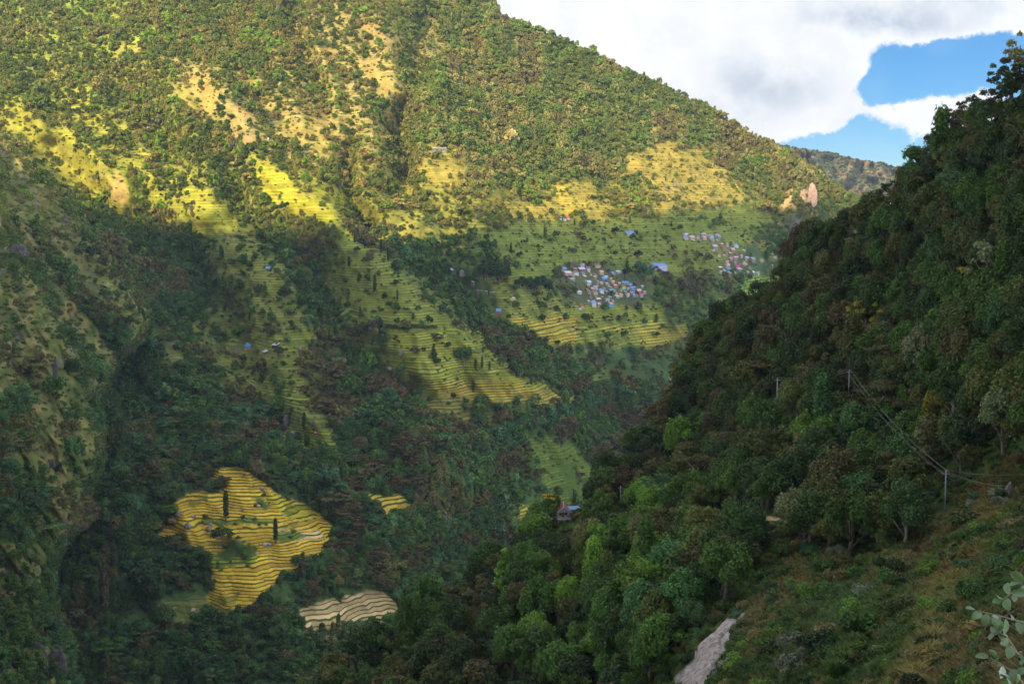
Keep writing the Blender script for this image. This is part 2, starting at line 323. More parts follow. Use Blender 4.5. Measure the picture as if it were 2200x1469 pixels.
# land cover polygons: (polygon, kind, colour, forest density, terrace step or 0, tread colour)
GOLD = (.52, .325, .030); GREENT = (.17, .21, .030); YG = (.30, .27, .035); OLIVE = (.19, .20, .035); PALE = (.48, .34, .17)
DK = (.028, .052, .012)
FIELDS = [
 ([(455, 1012), (515, 1002), (548, 1018), (575, 1050), (640, 1082), (700, 1120), (726, 1136), (712, 1165), (690, 1200), (640, 1225), (600, 1250), (560, 1290), (495, 1320), (425, 1302), (450, 1270), (455, 1230), (425, 1192), (380, 1180), (340, 1165), (350, 1140), (372, 1110), (330, 1092), (345, 1082), (400, 1063), (450, 1062), (482, 1045), (448, 1030)], (.085, .095, .018), .0, 1.9, GOLD),
 ([(560, 1060), (600, 1060), (690, 1110), (650, 1120), (600, 1095)], (.055, .08, .012), .0, 2.5, (.42, .33, .03)),
 ([(600, 1140), (680, 1140), (700, 1150), (650, 1160), (610, 1155)], (.05, .07, .012), .0, 2.5, PALE),
 ([(440, 1112), (500, 1118), (590, 1112), (600, 1122), (520, 1130), (430, 1126)], (.045, .08, .016), .05, 1.9, (.16, .19, .03)),
 ([(545, 1070), (575, 1068), (585, 1090), (560, 1098), (545, 1088)], (.045, .08, .016), .10, 0, GOLD), ([(590, 1148), (640, 1140), (660, 1152), (600, 1166)], (.045, .08, .016), .05, 1.9, (.14, .18, .03)),
 ([(440, 1190), (500, 1196), (560, 1192), (545, 1212), (450, 1222)], (.045, .08, .016), .03, 1.9, (.20, .22, .03)),
 ([(475, 1160), (540, 1158), (560, 1178), (530, 1196), (480, 1192)], (.035, .06, .012), .25, 0, GOLD),
 ([(340, 1290), (430, 1280), (480, 1320), (420, 1340), (330, 1335)], (.07, .09, .02), .0, 2.5, (.15, .16, .05)),
 ([(643, 1312), (700, 1290), (780, 1272), (830, 1268), (852, 1300), (872, 1330), (800, 1340), (760, 1342), (700, 1352), (648, 1358)], (.06, .075, .018), .0, 2.1, PALE),
 ([(785, 1348), (828, 1332), (830, 1350), (815, 1366)], (.05, .07, .012), .0, 3.0, (.60, .36, .02)),
 ([(772, 1062), (860, 1068), (890, 1090), (862, 1112), (828, 1114), (790, 1085)], (.05, .07, .012), .0, 3.0, (.40, .27, .04)),
 ([(1140, 940), (1180, 936), (1215, 960), (1275, 1000), (1290, 1060), (1235, 1085), (1160, 1115), (1100, 1112), (1130, 1085), (1185, 1060), (1165, 1010), (1140, 980)], (.045, .08, .015), .05, 2.6, (.10, .135, .022)),
 ([(1110, 1088), (1175, 1085), (1190, 1112), (1120, 1118)], (.045, .08, .015), .0, 2.6, (.27, .22, .03)),
 ([(600, 915), (720, 925), (740, 965), (640, 965), (590, 945)], (.04, .07, .015), .04, 2.6, (.20, .22, .03)),
 ([(830, 715), (930, 700), (1000, 700), (1060, 760), (1110, 790), (1240, 868), (1160, 872), (1080, 862), (990, 866), (940, 850), (900, 812), (838, 790)], (.075, .10, .02), .02, 2.5, (.25, .24, .033)),
 ([(930, 830), (1000, 815), (1110, 820), (1200, 855), (1150, 866), (1000, 864)], (.06, .075, .016), .0, 2.5, (.34, .25, .04)),
 ([(870, 860), (1010, 860), (1010, 905), (930, 905)], (.06, .075, .02), .2, 3.4, (.22, .18, .04)),
 ([(735, 500), (800, 530), (880, 600), (960, 680), (1030, 740), (930, 705), (830, 705), (760, 690), (720, 640), (720, 570)], (.085, .105, .022), .05, 2.6, (.17, .185, .033)),
 ([(430, 480), (520, 480), (600, 560), (650, 640), (685, 720), (650, 770), (560, 760), (520, 640), (460, 560)], (.09, .10, .024), .10, 2.4, (.16, .17, .035)),
 ([(500, 700), (680, 700), (660, 800), (640, 850), (560, 850), (470, 790)], (.085, .10, .025), .12, 2.4, (.155, .17, .03)),
 ([(600, 840), (660, 850), (640, 900), (590, 890)], (.05, .07, .02), .12, 3.0, (.17, .20, .03)),
 ([(1090, 648), (1250, 655), (1420, 662), (1505, 730), (1400, 748), (1240, 738), (1180, 742), (1100, 700)], (.085, .11, .022), .04, 2.9, (.20, .21, .033)),
 ([(1090, 680), (1230, 685), (1240, 730), (1190, 738), (1110, 702)], (.085, .10, .022), .0, 2.9, (.36, .26, .035)),
 ([(1300, 700), (1440, 700), (1500, 728), (1400, 742)], (.085, .10, .022), .0, 2.9, (.33, .26, .035)),
 ([(1035, 500), (1080, 480), (1200, 468), (1400, 458), (1620, 436), (1660, 470), (1600, 520), (1560, 530), (1480, 560), (1440, 600), (1350, 560), (1210, 560), (1180, 600), (1160, 650), (1090, 655), (1050, 640), (1095, 590), (1090, 560)], (.105, .125, .026), .04, 2.7, (.155, .185, .032)),
 ([(1060, 600), (1150, 600), (1200, 640), (1160, 690), (1070, 665)], (.085, .11, .025), .08, 2.7, (.19, .19, .035)),
 ([(1430, 560), (1560, 500), (1600, 540), (1500, 600), (1440, 600)], (.09, .11, .024), .08, 2.7, (.16, .185, .032)),
 ([(1590, 596), (1720, 588), (1720, 625), (1640, 650), (1600, 625)], (.05, .10, .018), .0, 4.2, (.20, .26, .035)),
 ([(1380, 322), (1440, 315), (1500, 318), (1530, 350), (1565, 370), (1600, 430), (1560, 445), (1400, 452), (1420, 420), (1400, 385), (1330, 375)], (.24, .20, .04), .05, 3.2, (.34, .26, .05)),
 ([(1190, 395), (1290, 395), (1330, 450), (1360, 462), (1200, 470), (1080, 468), (1080, 440), (1130, 430), (1200, 430)], (.25, .21, .035), .06, 3.0, (.36, .28, .045)),
 ([(1060, 400), (1110, 410), (1090, 432), (1050, 425)], (.22, .19, .03), .03, 0, GOLD),
 ([(930, 320), (990, 322), (1010, 370), (980, 400), (920, 390), (880, 362)], (.24, .20, .04), .06, 2.8, (.33, .27, .05)),
 ([(760, 350), (830, 350), (880, 400), (960, 420), (1000, 440), (900, 430), (790, 400)], (.22, .20, .04), .2, 2.8, (.30, .26, .05)),
 ([(540, 335), (590, 355), (640, 400), (700, 440), (760, 500), (835, 520), (820, 528), (720, 500), (640, 460), (590, 440), (560, 390)], (.28, .28, .022), .015, 3.4, (.38, .35, .03)),
 ([(640, 370), (700, 395), (750, 440), (740, 465), (670, 415)], (.22, .24, .03), .06, 3.4, (.32, .30, .03)),
 ([(860, 470), (940, 480), (980, 500), (930, 515), (850, 510)], (.26, .24, .04), .05, 0, GOLD),
 ([(395, 425), (440, 410), (490, 450), (500, 492), (430, 490)], (.24, .24, .03), .02, 3.0, (.36, .34, .03)),
]
GRASS = [  # polygon, colour, density
 ([(430, 150), (476, 188), (465, 235), (440, 245), (400, 205), (398, 180)], (.42, .29, .07), .0), ([(480, 245), (530, 215), (552, 248), (520, 268), (468, 272)], (.40, .27, .08), .0),
 ([(585, 275), (640, 270), (668, 255), (748, 330), (700, 338), (640, 310), (585, 302)], (.38, .29, .06), .0), ([(660, 255), (690, 240), (715, 250), (745, 325), (700, 300)], (.34, .26, .06), .0),
 ([(760, 112), (790, 108), (835, 160), (864, 192), (855, 208), (800, 200), (770, 165)], (.38, .28, .07), .0), ([(785, 30), (810, 60), (852, 90), (845, 120), (800, 105), (780, 70)], (.34, .25, .07), .03),
 ([(905, 30), (950, 45), (940, 110), (900, 120)], (.24, .20, .06), .15), ([(510, 155), (525, 160), (535, 190), (515, 185)], (.36, .27, .07), .02),
 ([(235, 110), (280, 98), (300, 108), (255, 122)], (.38, .27, .07), .02), ([(345, 155), (380, 170), (430, 215), (480, 265), (455, 262), (390, 215), (350, 180)], (.34, .28, .05), .03),
 ([(0, 190), (60, 240), (130, 290), (190, 330), (240, 375), (282, 420), (255, 445), (190, 410), (130, 405), (75, 360), (30, 300), (0, 262)], (.28, .27, .024), .10),
 ([(0, 262), (30, 300), (78, 368), (60, 372), (20, 325), (0, 310)], (.48, .34, .07), .0), ([(240, 385), (280, 405), (270, 435), (245, 430)], (.42, .30, .08), .0),
 ([(0, 0), (200, 0), (150, 60), (60, 70), (0, 120)], (.20, .25, .03), .45), ([(0, 90), (60, 120), (100, 180), (80, 230), (0, 190)], (.22, .26, .03), .45),
 ([(700, 100), (740, 130), (760, 190), (735, 210), (705, 160)], (.25, .20, .06), .3), ([(500, 280), (560, 300), (540, 315), (500, 300)], (.32, .22, .08), .05),
 ([(1690, 415), (1700, 400), (1712, 440), (1690, 445)], (.42, .28, .12), .0), ([(1732, 398), (1750, 410), (1758, 440), (1738, 450), (1728, 430)], (.42, .27, .17), .0),
 ([(1690, 470), (1715, 475), (1722, 530), (1690, 535)], (.13, .12, .10), .05), ([(1620, 460), (1690, 470), (1690, 530), (1620, 520)], (.09, .11, .025), .3),
 ([(1050, 0), (1085, 40), (1070, 45), (1030, 0)], (.20, .13, .08), .25),
 ([(960, 560), (1010, 570), (1080, 600), (1090, 690), (1000, 640), (960, 600)], (.06, .09, .02), .25), ([(1200, 560), (1290, 555), (1400, 610), (1380, 665), (1270, 665), (1200, 640)], (.07, .085, .035), .22),
 ([(1460, 500), (1560, 500), (1700, 570), (1700, 596), (1580, 596), (1510, 560)], (.05, .08, .025), .14), ([(1330, 740), (1480, 745), (1500, 790), (1440, 830), (1300, 790), (1240, 750)], (.04, .075, .02), .12),
 ([(230, 1340), (430, 1240), (455, 1280), (330, 1340), (250, 1370)], (.045, .085, .018), .08), ([(420, 1005), (450, 1000), (440, 1060), (330, 1085), (300, 1060), (380, 1030)], (.045, .08, .018), .3),
 ([(560, 1000), (640, 1010), (640, 1070), (580, 1045)], (.045, .08, .018), .35), ([(560, 1240), (660, 1260), (840, 1265), (640, 1310), (560, 1300)], (.045, .08, .018), .35),
]
OPEN = [  # loosely wooded, roughly terraced grass
 ([(-30, -30), (430, -30), (330, 120), (200, 270), (-30, 190)], (.20, .235, .028), .50),
 ([(430, 480), (540, 480), (690, 700), (700, 880), (740, 970), (600, 970), (560, 860), (440, 800), (400, 700), (470, 640)], (.085, .095, .024), .20),
 ([(690, 500), (820, 520), (980, 640), (1080, 780), (1240, 870), (1000, 920), (900, 870), (820, 800), (720, 720), (690, 620)], (.085, .095, .024), .18),
 ([(950, 480), (1700, 440), (1760, 560), (1740, 640), (1500, 760), (1500, 820), (1330, 850), (1180, 760), (1060, 700), (960, 640)], (.070, .090, .022), .38),
 ([(190, 480), (330, 660), (420, 760), (560, 850), (520, 900), (380, 800), (260, 720), (180, 600)], (.095, .10, .026), .30),
 ([(0, 100), (130, 160), (330, 330), (520, 440), (500, 500), (300, 470), (180, 460), (0, 300)], (.22, .22, .026), .30),
 ([(560, 330), (760, 350), (880, 380), (1020, 300), (1100, 400), (1350, 380), (1340, 480), (900, 530), (700, 480)], (.17, .17, .030), .42),
 ([(1330, 300), (1520, 300), (1650, 430), (1680, 560), (1380, 480)], (.16, .15, .032), .40),
 ([(360, 130), (560, 150), (640, 20), (830, 0), (900, 110), (880, 200), (840, 340), (640, 340), (480, 300)], (.24, .20, .06), .36),
 ([(1080, 900), (1300, 940), (1320, 1100), (1160, 1180), (1060, 1120), (1120, 1020)], (.040, .065, .018), .45)]
KEEP = [  # forest on the left spurs (dark gullies)
 [(230, 470), (330, 450), (450, 560), (530, 700), (480, 760), (400, 700), (300, 590)],
 [(60, 480), (110, 560), (160, 640), (200, 700), (250, 780), (400, 790), (420, 740), (300, 720), (225, 660), (150, 600), (120, 540), (80, 480)],
 [(0, 1040), (90, 1030), (110, 1120), (60, 1180), (0, 1160)], [(95, 1200), (240, 1200), (240, 1469), (170, 1469), (150, 1380), (100, 1300)],
 [(0, 860), (60, 860), (70, 960), (0, 980)]]
def cover(px, py):
    """ground colour, forest density, terrace mask, terrace step, tread colour at source pixels"""
    wx = px + 26 * (fbm(px / 36, py / 36, 4, 101) - .5); wy = py + 20 * (fbm(px / 36, py / 36, 4, 103) - .5)
    n = fbm(px / 60, py / 60, 4, 105)[..., None]; n2 = fbm(px / 14, py / 14, 3, 107)[..., None]
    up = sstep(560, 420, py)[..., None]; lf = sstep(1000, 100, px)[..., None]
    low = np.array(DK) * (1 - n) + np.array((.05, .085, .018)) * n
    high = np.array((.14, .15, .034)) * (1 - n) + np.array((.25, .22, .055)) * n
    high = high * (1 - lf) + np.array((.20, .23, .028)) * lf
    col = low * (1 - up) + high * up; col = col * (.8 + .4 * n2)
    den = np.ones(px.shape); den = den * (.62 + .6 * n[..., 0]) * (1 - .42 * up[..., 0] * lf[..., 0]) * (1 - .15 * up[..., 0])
    tm = np.zeros(px.shape); st = np.full(px.shape, 3.0); tc = np.zeros(px.shape + (3,)) + .2
    a = sdpoly(wx, wy, SPUR_A)
    inA = a > 2
    br = (fbm(px / 22 + py / 60, py / 46, 4, 111))[..., None]
    br = sstep(.35, .7, br * .7 + n2 * .3); gA = (np.array((.075, .095, .022)) * (1 - br) + np.array((.16, .13, .042)) * br) * (.6 + .8 * n2)
    rock = (fbm(px / 12, py / 34, 4, 113) > .72)[..., None]
    gA = np.where(rock, np.array((.12, .10, .09)) * (.6 + .8 * n2), gA)
    col = np.where(inA[..., None], gA, col); den = np.where(inA, .03 + .18 * (fbm(px / 30, py / 50, 3, 143) > .60) + .25 * sstep(900, 1300, py), den)
    mid = inpoly(wx, wy, [(190, 470), (330, 680), (300, 740), (230, 640), (170, 540)])
    col[mid] = col[mid] * .5 + np.array((.11, .12, .025)) * .5
    for k in KEEP:
        m = inpoly(wx, wy, k); col[m] = (low * (.8 + .4 * n2))[m]; den[m] = .95
    flat = lambda A: A.reshape((-1,) + A.shape[px.ndim:])
    fwx, fwy, fn, fn2 = wx.ravel(), wy.ravel(), n[..., 0].ravel(), n2[..., 0].ravel(); C_, D_, M_, S_, T_ = flat(col), den.ravel().copy(), tm.ravel(), st.ravel(), flat(tc)
    def lay(pl, c, d, s, t, fe):
        a = np.array(pl); k = np.nonzero((fwx > a[:, 0].min() - 30) & (fwx < a[:, 0].max() + 30) & (fwy > a[:, 1].min() - 30) & (fwy < a[:, 1].max() + 30))[0]
        sd = sdpoly(fwx[k], fwy[k], pl) + fe * 1.6 * (fn2[k] - .5) + fe * 1.5 * (fn[k] - .5); w_ = sstep(-fe * .5, fe * .5, sd)
        cc = np.array(c)[None] * (.75 + .5 * fn2[k])[:, None]; C_[k] = C_[k] * (1 - w_[:, None]) + cc * w_[:, None]; D_[k] = D_[k] * (1 - w_) + d * w_
        M_[k] = M_[k] * (1 - w_) + (w_ if s else 0)
        q = k[w_ > .25]
        if s: S_[q] = s; T_[q] = t
    for pl, c, d in OPEN: lay(pl, c, d, 3.2, tuple(x * 1.5 for x in c), 40)
    for pl, c, d in GRASS: lay(pl, tuple(np.array(c) * .9 + .01), max(d, .05), 0, c, 24)
    for pl, c, d, s, t in FIELDS: lay(pl, c, d, s, t, 6 if s and s < 3.2 and pl[0][1] > 1000 else 16)
    col, den, tm, st, tc = C_.reshape(col.shape), D_.reshape(den.shape), M_.reshape(tm.shape), S_.reshape(st.shape), T_.reshape(tc.shape)
    # bare streaks and rock faces in the sunlit slope
    rk = (fbm(px / 10, py / 16, 3, 119) > .80) & (py < 900) & (py > 120) & (den > .05)
    col[rk] = np.array((.36, .27, .17))
    return col, den, tm, st, tc

def soften(a, k=1):
    for _ in range(k):
        p = np.pad(a, [(1, 1), (1, 1)] + [(0, 0)] * (a.ndim - 2), mode='edge')
        a = (p[:-2, 1:-1] + p[2:, 1:-1] + p[1:-1, :-2] + p[1:-1, 2:] + 2 * a) / 6
    return a
# ------------------------------------------------------------------ main mountain mesh
STEP = 2.6
us = np.concatenate([np.arange(-700, -20, 22), np.arange(-20, 2010, STEP), np.arange(2010, 2900, 25)])
vs_ = np.concatenate([np.linspace(0, 1, 560)])
top = skyline(us)
PY = np.empty((len(vs_), len(us))); PX = np.broadcast_to(us, PY.shape).copy()
# rows: evenly spaced inside the frame, coarse above and below it
for j, u in enumerate(us):
    t0 = top[j]
    t1 = max(t0 + 2, -12); k = np.concatenate([np.linspace(t0, t1, 20, endpoint=False), np.linspace(t1, 1490, 520, endpoint=False), np.linspace(1490, 2300, 20)])
    PY[:, j] = k
Ym = main_depth(PX, PY)
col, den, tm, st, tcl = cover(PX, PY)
a_, b_ = ray(PX, PY)
Zm = b_ * Ym
warpz = 1.6 * (fbm(PX / 110, PY / 110, 3, 201) - .5)
tph = Zm / st + warpz + 2.2 * (fbm(PX / 420, PY / 30, 2, 203) - .5)
Vm = np.stack([a_ * Ym, Ym, Zm], -1)
fr = tph - np.floor(tph); tms = soften(tm, 1)
Vm[..., 2] += tms * st * .3 * (np.minimum(fr / .35, 1) - fr)
NR, NC = PX.shape
# back slope behind the skyline so that the ridge has a body
back = []
for k, (dy, dz) in enumerate([(30, -14), (120, -80), (400, -300), (900, -700)]):
    r = Vm[0].copy(); r[:, 1] += dy; r[:, 2] += dz; back.append(r)
Vall = np.concatenate([np.stack(back[::-1]), Vm], 0)
nb = len(back)
padr = lambda A: np.concatenate([np.repeat(A[:1], nb, 0), A], 0)
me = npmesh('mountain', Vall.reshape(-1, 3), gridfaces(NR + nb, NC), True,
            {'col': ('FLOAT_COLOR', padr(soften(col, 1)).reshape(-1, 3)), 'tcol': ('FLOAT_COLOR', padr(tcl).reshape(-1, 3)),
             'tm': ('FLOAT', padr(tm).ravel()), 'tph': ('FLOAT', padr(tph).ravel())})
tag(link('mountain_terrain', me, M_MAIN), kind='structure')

def near_i(arr, v): return np.clip(np.searchsorted(arr, v), 1, len(arr) - 1)
def on_main(px, py):
    """point of the main slope seen at a source pixel"""
    Y = float(main_depth(np.array([px]), np.array([py]))[0]); p = P(px, py, Y); return np.array(p, float)
def on_right(px, py):
    Y = float(right_depth(np.array([px]), np.array([py]))[0]); return np.array(P(px, py, Y), float)

# ------------------------------------------------------------------ near hillside on the right
rows = np.concatenate([np.arange(-95, 150, 12), np.arange(150, 1490, 3.0), np.linspace(1495, 2895, 60)])
NCr = 560
wcol = np.linspace(0, 1, NCr) ** 1.0
sx_ = silx(rows)
RX = sx_[:, None] + wcol[None] * (2905 - sx_[:, None]); RY = np.broadcast_to(rows[:, None], RX.shape).copy()
YR = right_depth(RX, RY)
SLAB = [(1440, 1500), (1452, 1450), (1500, 1405), (1545, 1365), (1600, 1312), (1612, 1318), (1590, 1350), (1565, 1392), (1545, 1430), (1520, 1500)]
GR_R = [(1600, 1260), (1660, 1160), (1760, 1180), (1880, 1200), (1960, 1160), (2040, 1105), (2090, 1050), (2150, 985), (2260, 950), (2900, 1000), (2900, 2900), (1400, 2900), (1500, 1500), (1560, 1380)]
def cover_r(px, py):
    wx = px + 26 * (fbm(px / 30, py / 30, 3, 301) - .5); wy = py + 26 * (fbm(px / 30, py / 30, 3, 303) - .5)
    n = fbm(px / 40, py / 40, 4, 305)[..., None]; n2 = fbm(px / 12, py / 12, 3, 307)[..., None]; n3 = fbm(px / 70 + py / 90, py / 110, 3, 309)[..., None]
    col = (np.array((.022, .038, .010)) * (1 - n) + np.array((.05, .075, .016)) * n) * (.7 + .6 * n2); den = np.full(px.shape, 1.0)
    g = inpoly(wx, wy, GR_R)
    t = sstep(.45, .60, n3[..., 0])[..., None]
    gc = (np.array((.055, .088, .017)) * (1 - t) + np.array((.095, .080, .024)) * t) * (.65 + .7 * n2)
    col[g] = gc[g]; den[g] = .0
    rib = np.exp(-(dline(px, py, [(2150, 1085), (2080, 1180), (2020, 1300), (1960, 1500)]) / 42) ** 2)[..., None]
    col = col * (1 - rib * .8) + np.array((.17, .13, .038)) * (.6 + .8 * n2) * rib * .8
    rk = (fbm(px / 18, py / 30, 4, 313) > .66) & (rib[..., 0] > .12)
    col[rk] = (np.array((.20, .17, .16)) * (.5 + 1. * n2))[rk]; den[(rib[..., 0] > .3)] = 0; den[inpoly(px, py, [(1380, 1540), (1440, 1400), (1580, 1280), (1680, 1290), (1600, 1540)])] = 0; den[inpoly(px, py, [(1500, 1105), (1700, 1100), (1715, 1150), (1660, 1175), (1560, 1175), (1500, 1150)])] = 0
    rd = dline(px, py + 2, ROAD); m = (rd < 4.5) & ((px < 1690) | (px > 1900) & (px < 1950)); col[m] = np.array((.36, .24, .13)); den[rd < 16] = 0
    m = inpoly(wx, wy, [(1590, 1075), (1625, 1070), (1620, 1118), (1540, 1120)]) | inpoly(wx, wy, [(1915, 1095), (1950, 1082), (1962, 1096), (1925, 1110)]); col[m] = (np.array((.15, .095, .055)) * (.5 + n2))[m]; den[m] = 0
    m = inpoly(wx, wy, [(1640, 1168), (1665, 1170), (1655, 1210), (1630, 1250), (1600, 1310), (1620, 1230)]); col[m] = (np.array((.16, .11, .09)) * (.5 + n2))[m]; den[m] = 0
    sw = dline(px, py, [(1430, 1520), (1480, 1430), (1560, 1350), (1610, 1305)])
    m = inpoly(px + 5 * (n2[..., 0] - .5), py + 10 * (n2[..., 0] - .5), SLAB); col[m] = (np.array((.30, .26, .25)) * (.55 + .8 * n2 * (.4 + n)))[m]; den[m] = 0
    den[(sw < 30)] = 0
    return col, den, g, m
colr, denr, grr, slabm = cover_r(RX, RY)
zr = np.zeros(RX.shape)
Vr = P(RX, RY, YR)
# relief of the bare rock slab and crags
Vr[..., 1] -= slabm * (fbm(RX / 9, RY / 9, 3, 401) * 3.0)
bk = []
for dx, dy, dz in [(-3, 9, -5), (-12, 40, -40), (-30, 90, -130), (-60, 160, -300)]:
    r = Vr[:, 0].copy(); f = (r[:, 1] / 450)[:, None]; r = r + np.array((dx, dy, dz)) * f; bk.append(r)
ex = []
for dx in (6, 25, 70, 180, 420):
    q_ = Vr[:, -1].copy(); q_[:, 0] += dx; q_[:, 2] += .55 * dx + 3 * (fbm(q_[:, 1] / 15, q_[:, 1] * 0 + dx, 3, 91) - .5); q_[:, 1] -= .15 * dx; ex.append(q_)
Vra = np.concatenate([np.stack(bk[::-1], 1), Vr, np.stack(ex, 1)], 1)
pc = lambda A: np.concatenate([np.repeat(A[:, :1], 4, 1), A, np.repeat(A[:, -1:], 5, 1)], 1)
me = npmesh('hillside', Vra.reshape(-1, 3), gridfaces(len(rows), NCr + 9), True,
            {'col': ('FLOAT_COLOR', pc(colr).reshape(-1, 3)), 'tcol': ('FLOAT_COLOR', pc(colr).reshape(-1, 3)), 'tm': ('FLOAT', pc(zr).ravel()), 'tph': ('FLOAT', pc(zr).ravel())})
tag(link('hillside_terrain', me, M_RIGHT), kind='structure')

# ------------------------------------------------------------------ distant hill
fx = np.arange(1300, 2500, 5.0)
ft = np.interp(fx, [1300, 1640, 1700, 1770, 1840, 1890, 1930, 1960, 2050, 2300, 2500], [300, 304, 316, 326, 342, 350, 360, 378, 430, 520, 560])
fv = np.linspace(0, 1, 90); FX = np.broadcast_to(fx, (90, len(fx))).copy(); FY = ft + fv[:, None] * (760 - ft)
_, bf = ray(FX, FY); FYd = 2500 / (.55 - bf) * (1 + .10 * (fbm(FX / 60, FY / 60, 4, 501) - .5) + .05 * (fbm(FX / 18, FY / 18, 3, 503) - .5)); Vf = P(FX, FY, FYd)
b0 = Vf[0].copy(); b0[:, 1] += 900; b0[:, 2] -= 500
n = fbm(FX / 22, FY / 9, 4, 505)[..., None]
n = sstep(.3, .7, n); cf = np.array((.07, .085, .035)) * (1 - n) + np.array((.20, .16, .08)) * n
cf = np.concatenate([cf[:1], cf]); z_ = np.zeros((91, len(fx)))
me = npmesh('far_hill', np.concatenate([b0[None], Vf]).reshape(-1, 3), gridfaces(91, len(fx)), True, {'col': ('FLOAT_COLOR', cf.reshape(-1, 3)), 'tcol': ('FLOAT_COLOR', cf.reshape(-1, 3)), 'tm': ('FLOAT', z_.ravel()), 'tph': ('FLOAT', z_.ravel())})
tag(link('distant_hill_terrain', me, M_FAR), kind='structure')

# ------------------------------------------------------------------ the ridge behind the camera whose shadow fills the valley
sh = SUN[:2] / np.linalg.norm(SUN[:2]); perp = np.array([-sh[1], sh[0]]); TE = math.tan(ELEV)
BND = [(-400, 170), (-150, 240), (0, 300), (90, 395), (160, 432), (260, 452), (420, 478), (520, 492), (640, 508), (780, 520), (900, 520), (1000, 510), (1080, 496), (1200, 484), (1350, 470), (1500, 458), (1640, 452), (1760, 455), (1900, 470)]
D0 = 900.0; prof = []
for bx, by in BND:
    p = on_main(bx, by); q = float(p[0] * perp[0] + p[1] * perp[1]); d = float(p[0] * sh[0] + p[1] * sh[1]); prof.append((q, p[2] + (D0 - d) * TE))
prof.sort()
qs = np.array([p[0] for p in prof]); hsn = np.array([p[1] for p in prof])
if hsn[0] > hsn[-1]: lo_h, hi_h = hsn[-1], hsn[0]
QQ = np.linspace(qs[0] - 900, qs[-1] + 2600, 240)
HH = np.interp(QQ, qs, hsn)
HH = np.where(QQ < qs[0], hsn[0] + (QQ - qs[0]) * 1.0, HH)
HH = np.where(QQ > qs[-1], hsn[-1] + np.minimum((QQ - qs[-1]) * .25, 150), HH)
HH = HH + 14 * (fbm(QQ / 60, QQ * 0, 4, 601) - .5)
rowsd = [(-420, -.55), (-200, -.5), (0, 0.0), (300, -.6), (1100, -.7)]
Vc = []
for off, sl_ in [(-520, -700), (-250, -330), (0, 0), (250, -260), (900, -1000)]:
    base = (D0 + off) * sh[None] + QQ[:, None] * perp[None]
    zz = np.maximum(HH + sl_ * (1 + .2 * (fbm(QQ / 120 + off, QQ * 0 + off, 3, 603) - .5)), -300)
    Vc.append(np.concatenate([base, zz[:, None]], 1))
Vc = np.stack(Vc); cc = np.tile(np.array((.05, .08, .02)), (Vc.shape[0] * Vc.shape[1], 1)); z_ = np.zeros(len(cc))
me = npmesh('opposite_ridge', Vc.reshape(-1, 3), gridfaces(5, len(QQ)), True, {'col': ('FLOAT_COLOR', cc), 'tcol': ('FLOAT_COLOR', cc), 'tm': ('FLOAT', z_), 'tph': ('FLOAT', z_)})
tag(link('opposite_ridge_terrain', me, M_FAR), kind='structure')
print('ridge q', qs.round(), 'h', hsn.round())

# ------------------------------------------------------------------ foliage
def leaf_mat(name, gloss=.35):
    m = bpy.data.materials.new(name); m.use_nodes = True; t = NT(m.node_tree); b = t.n['Principled BSDF']
    tint = t.attr('tint', 'INSTANCER'); lv = t.attr('lv', out='Fac')
    s = t.new('ShaderNodeVectorMath', operation='SCALE'); t.l.new(tint, s.inputs[0]); t.l.new(lv, s.inputs['Scale'])
    t.l.new(s.outputs[0], b.inputs['Base Color']); b.inputs['Roughness'].default_value = .6; b.inputs['Specular IOR Level'].default_value = gloss
    tr = t.new('ShaderNodeBsdfTranslucent'); t.l.new(s.outputs[0], tr.inputs[0])
    mx = t.new('ShaderNodeMixShader'); mx.inputs[0].default_value = .22
    t.l.new(b.outputs[0], mx.inputs[1]); t.l.new(tr.outputs[0], mx.inputs[2]); t.l.new(mx.outputs[0], t.n['Material Output'].inputs[0]); return m
M_LEAF = leaf_mat('foliage', .25)
M_BARK = simple_mat('bark', (.13, .10, .075), .9, .3, 2.0)
M_BARKP = simple_mat('pale_bark', (.20, .175, .14), .9, .3, 2.0)

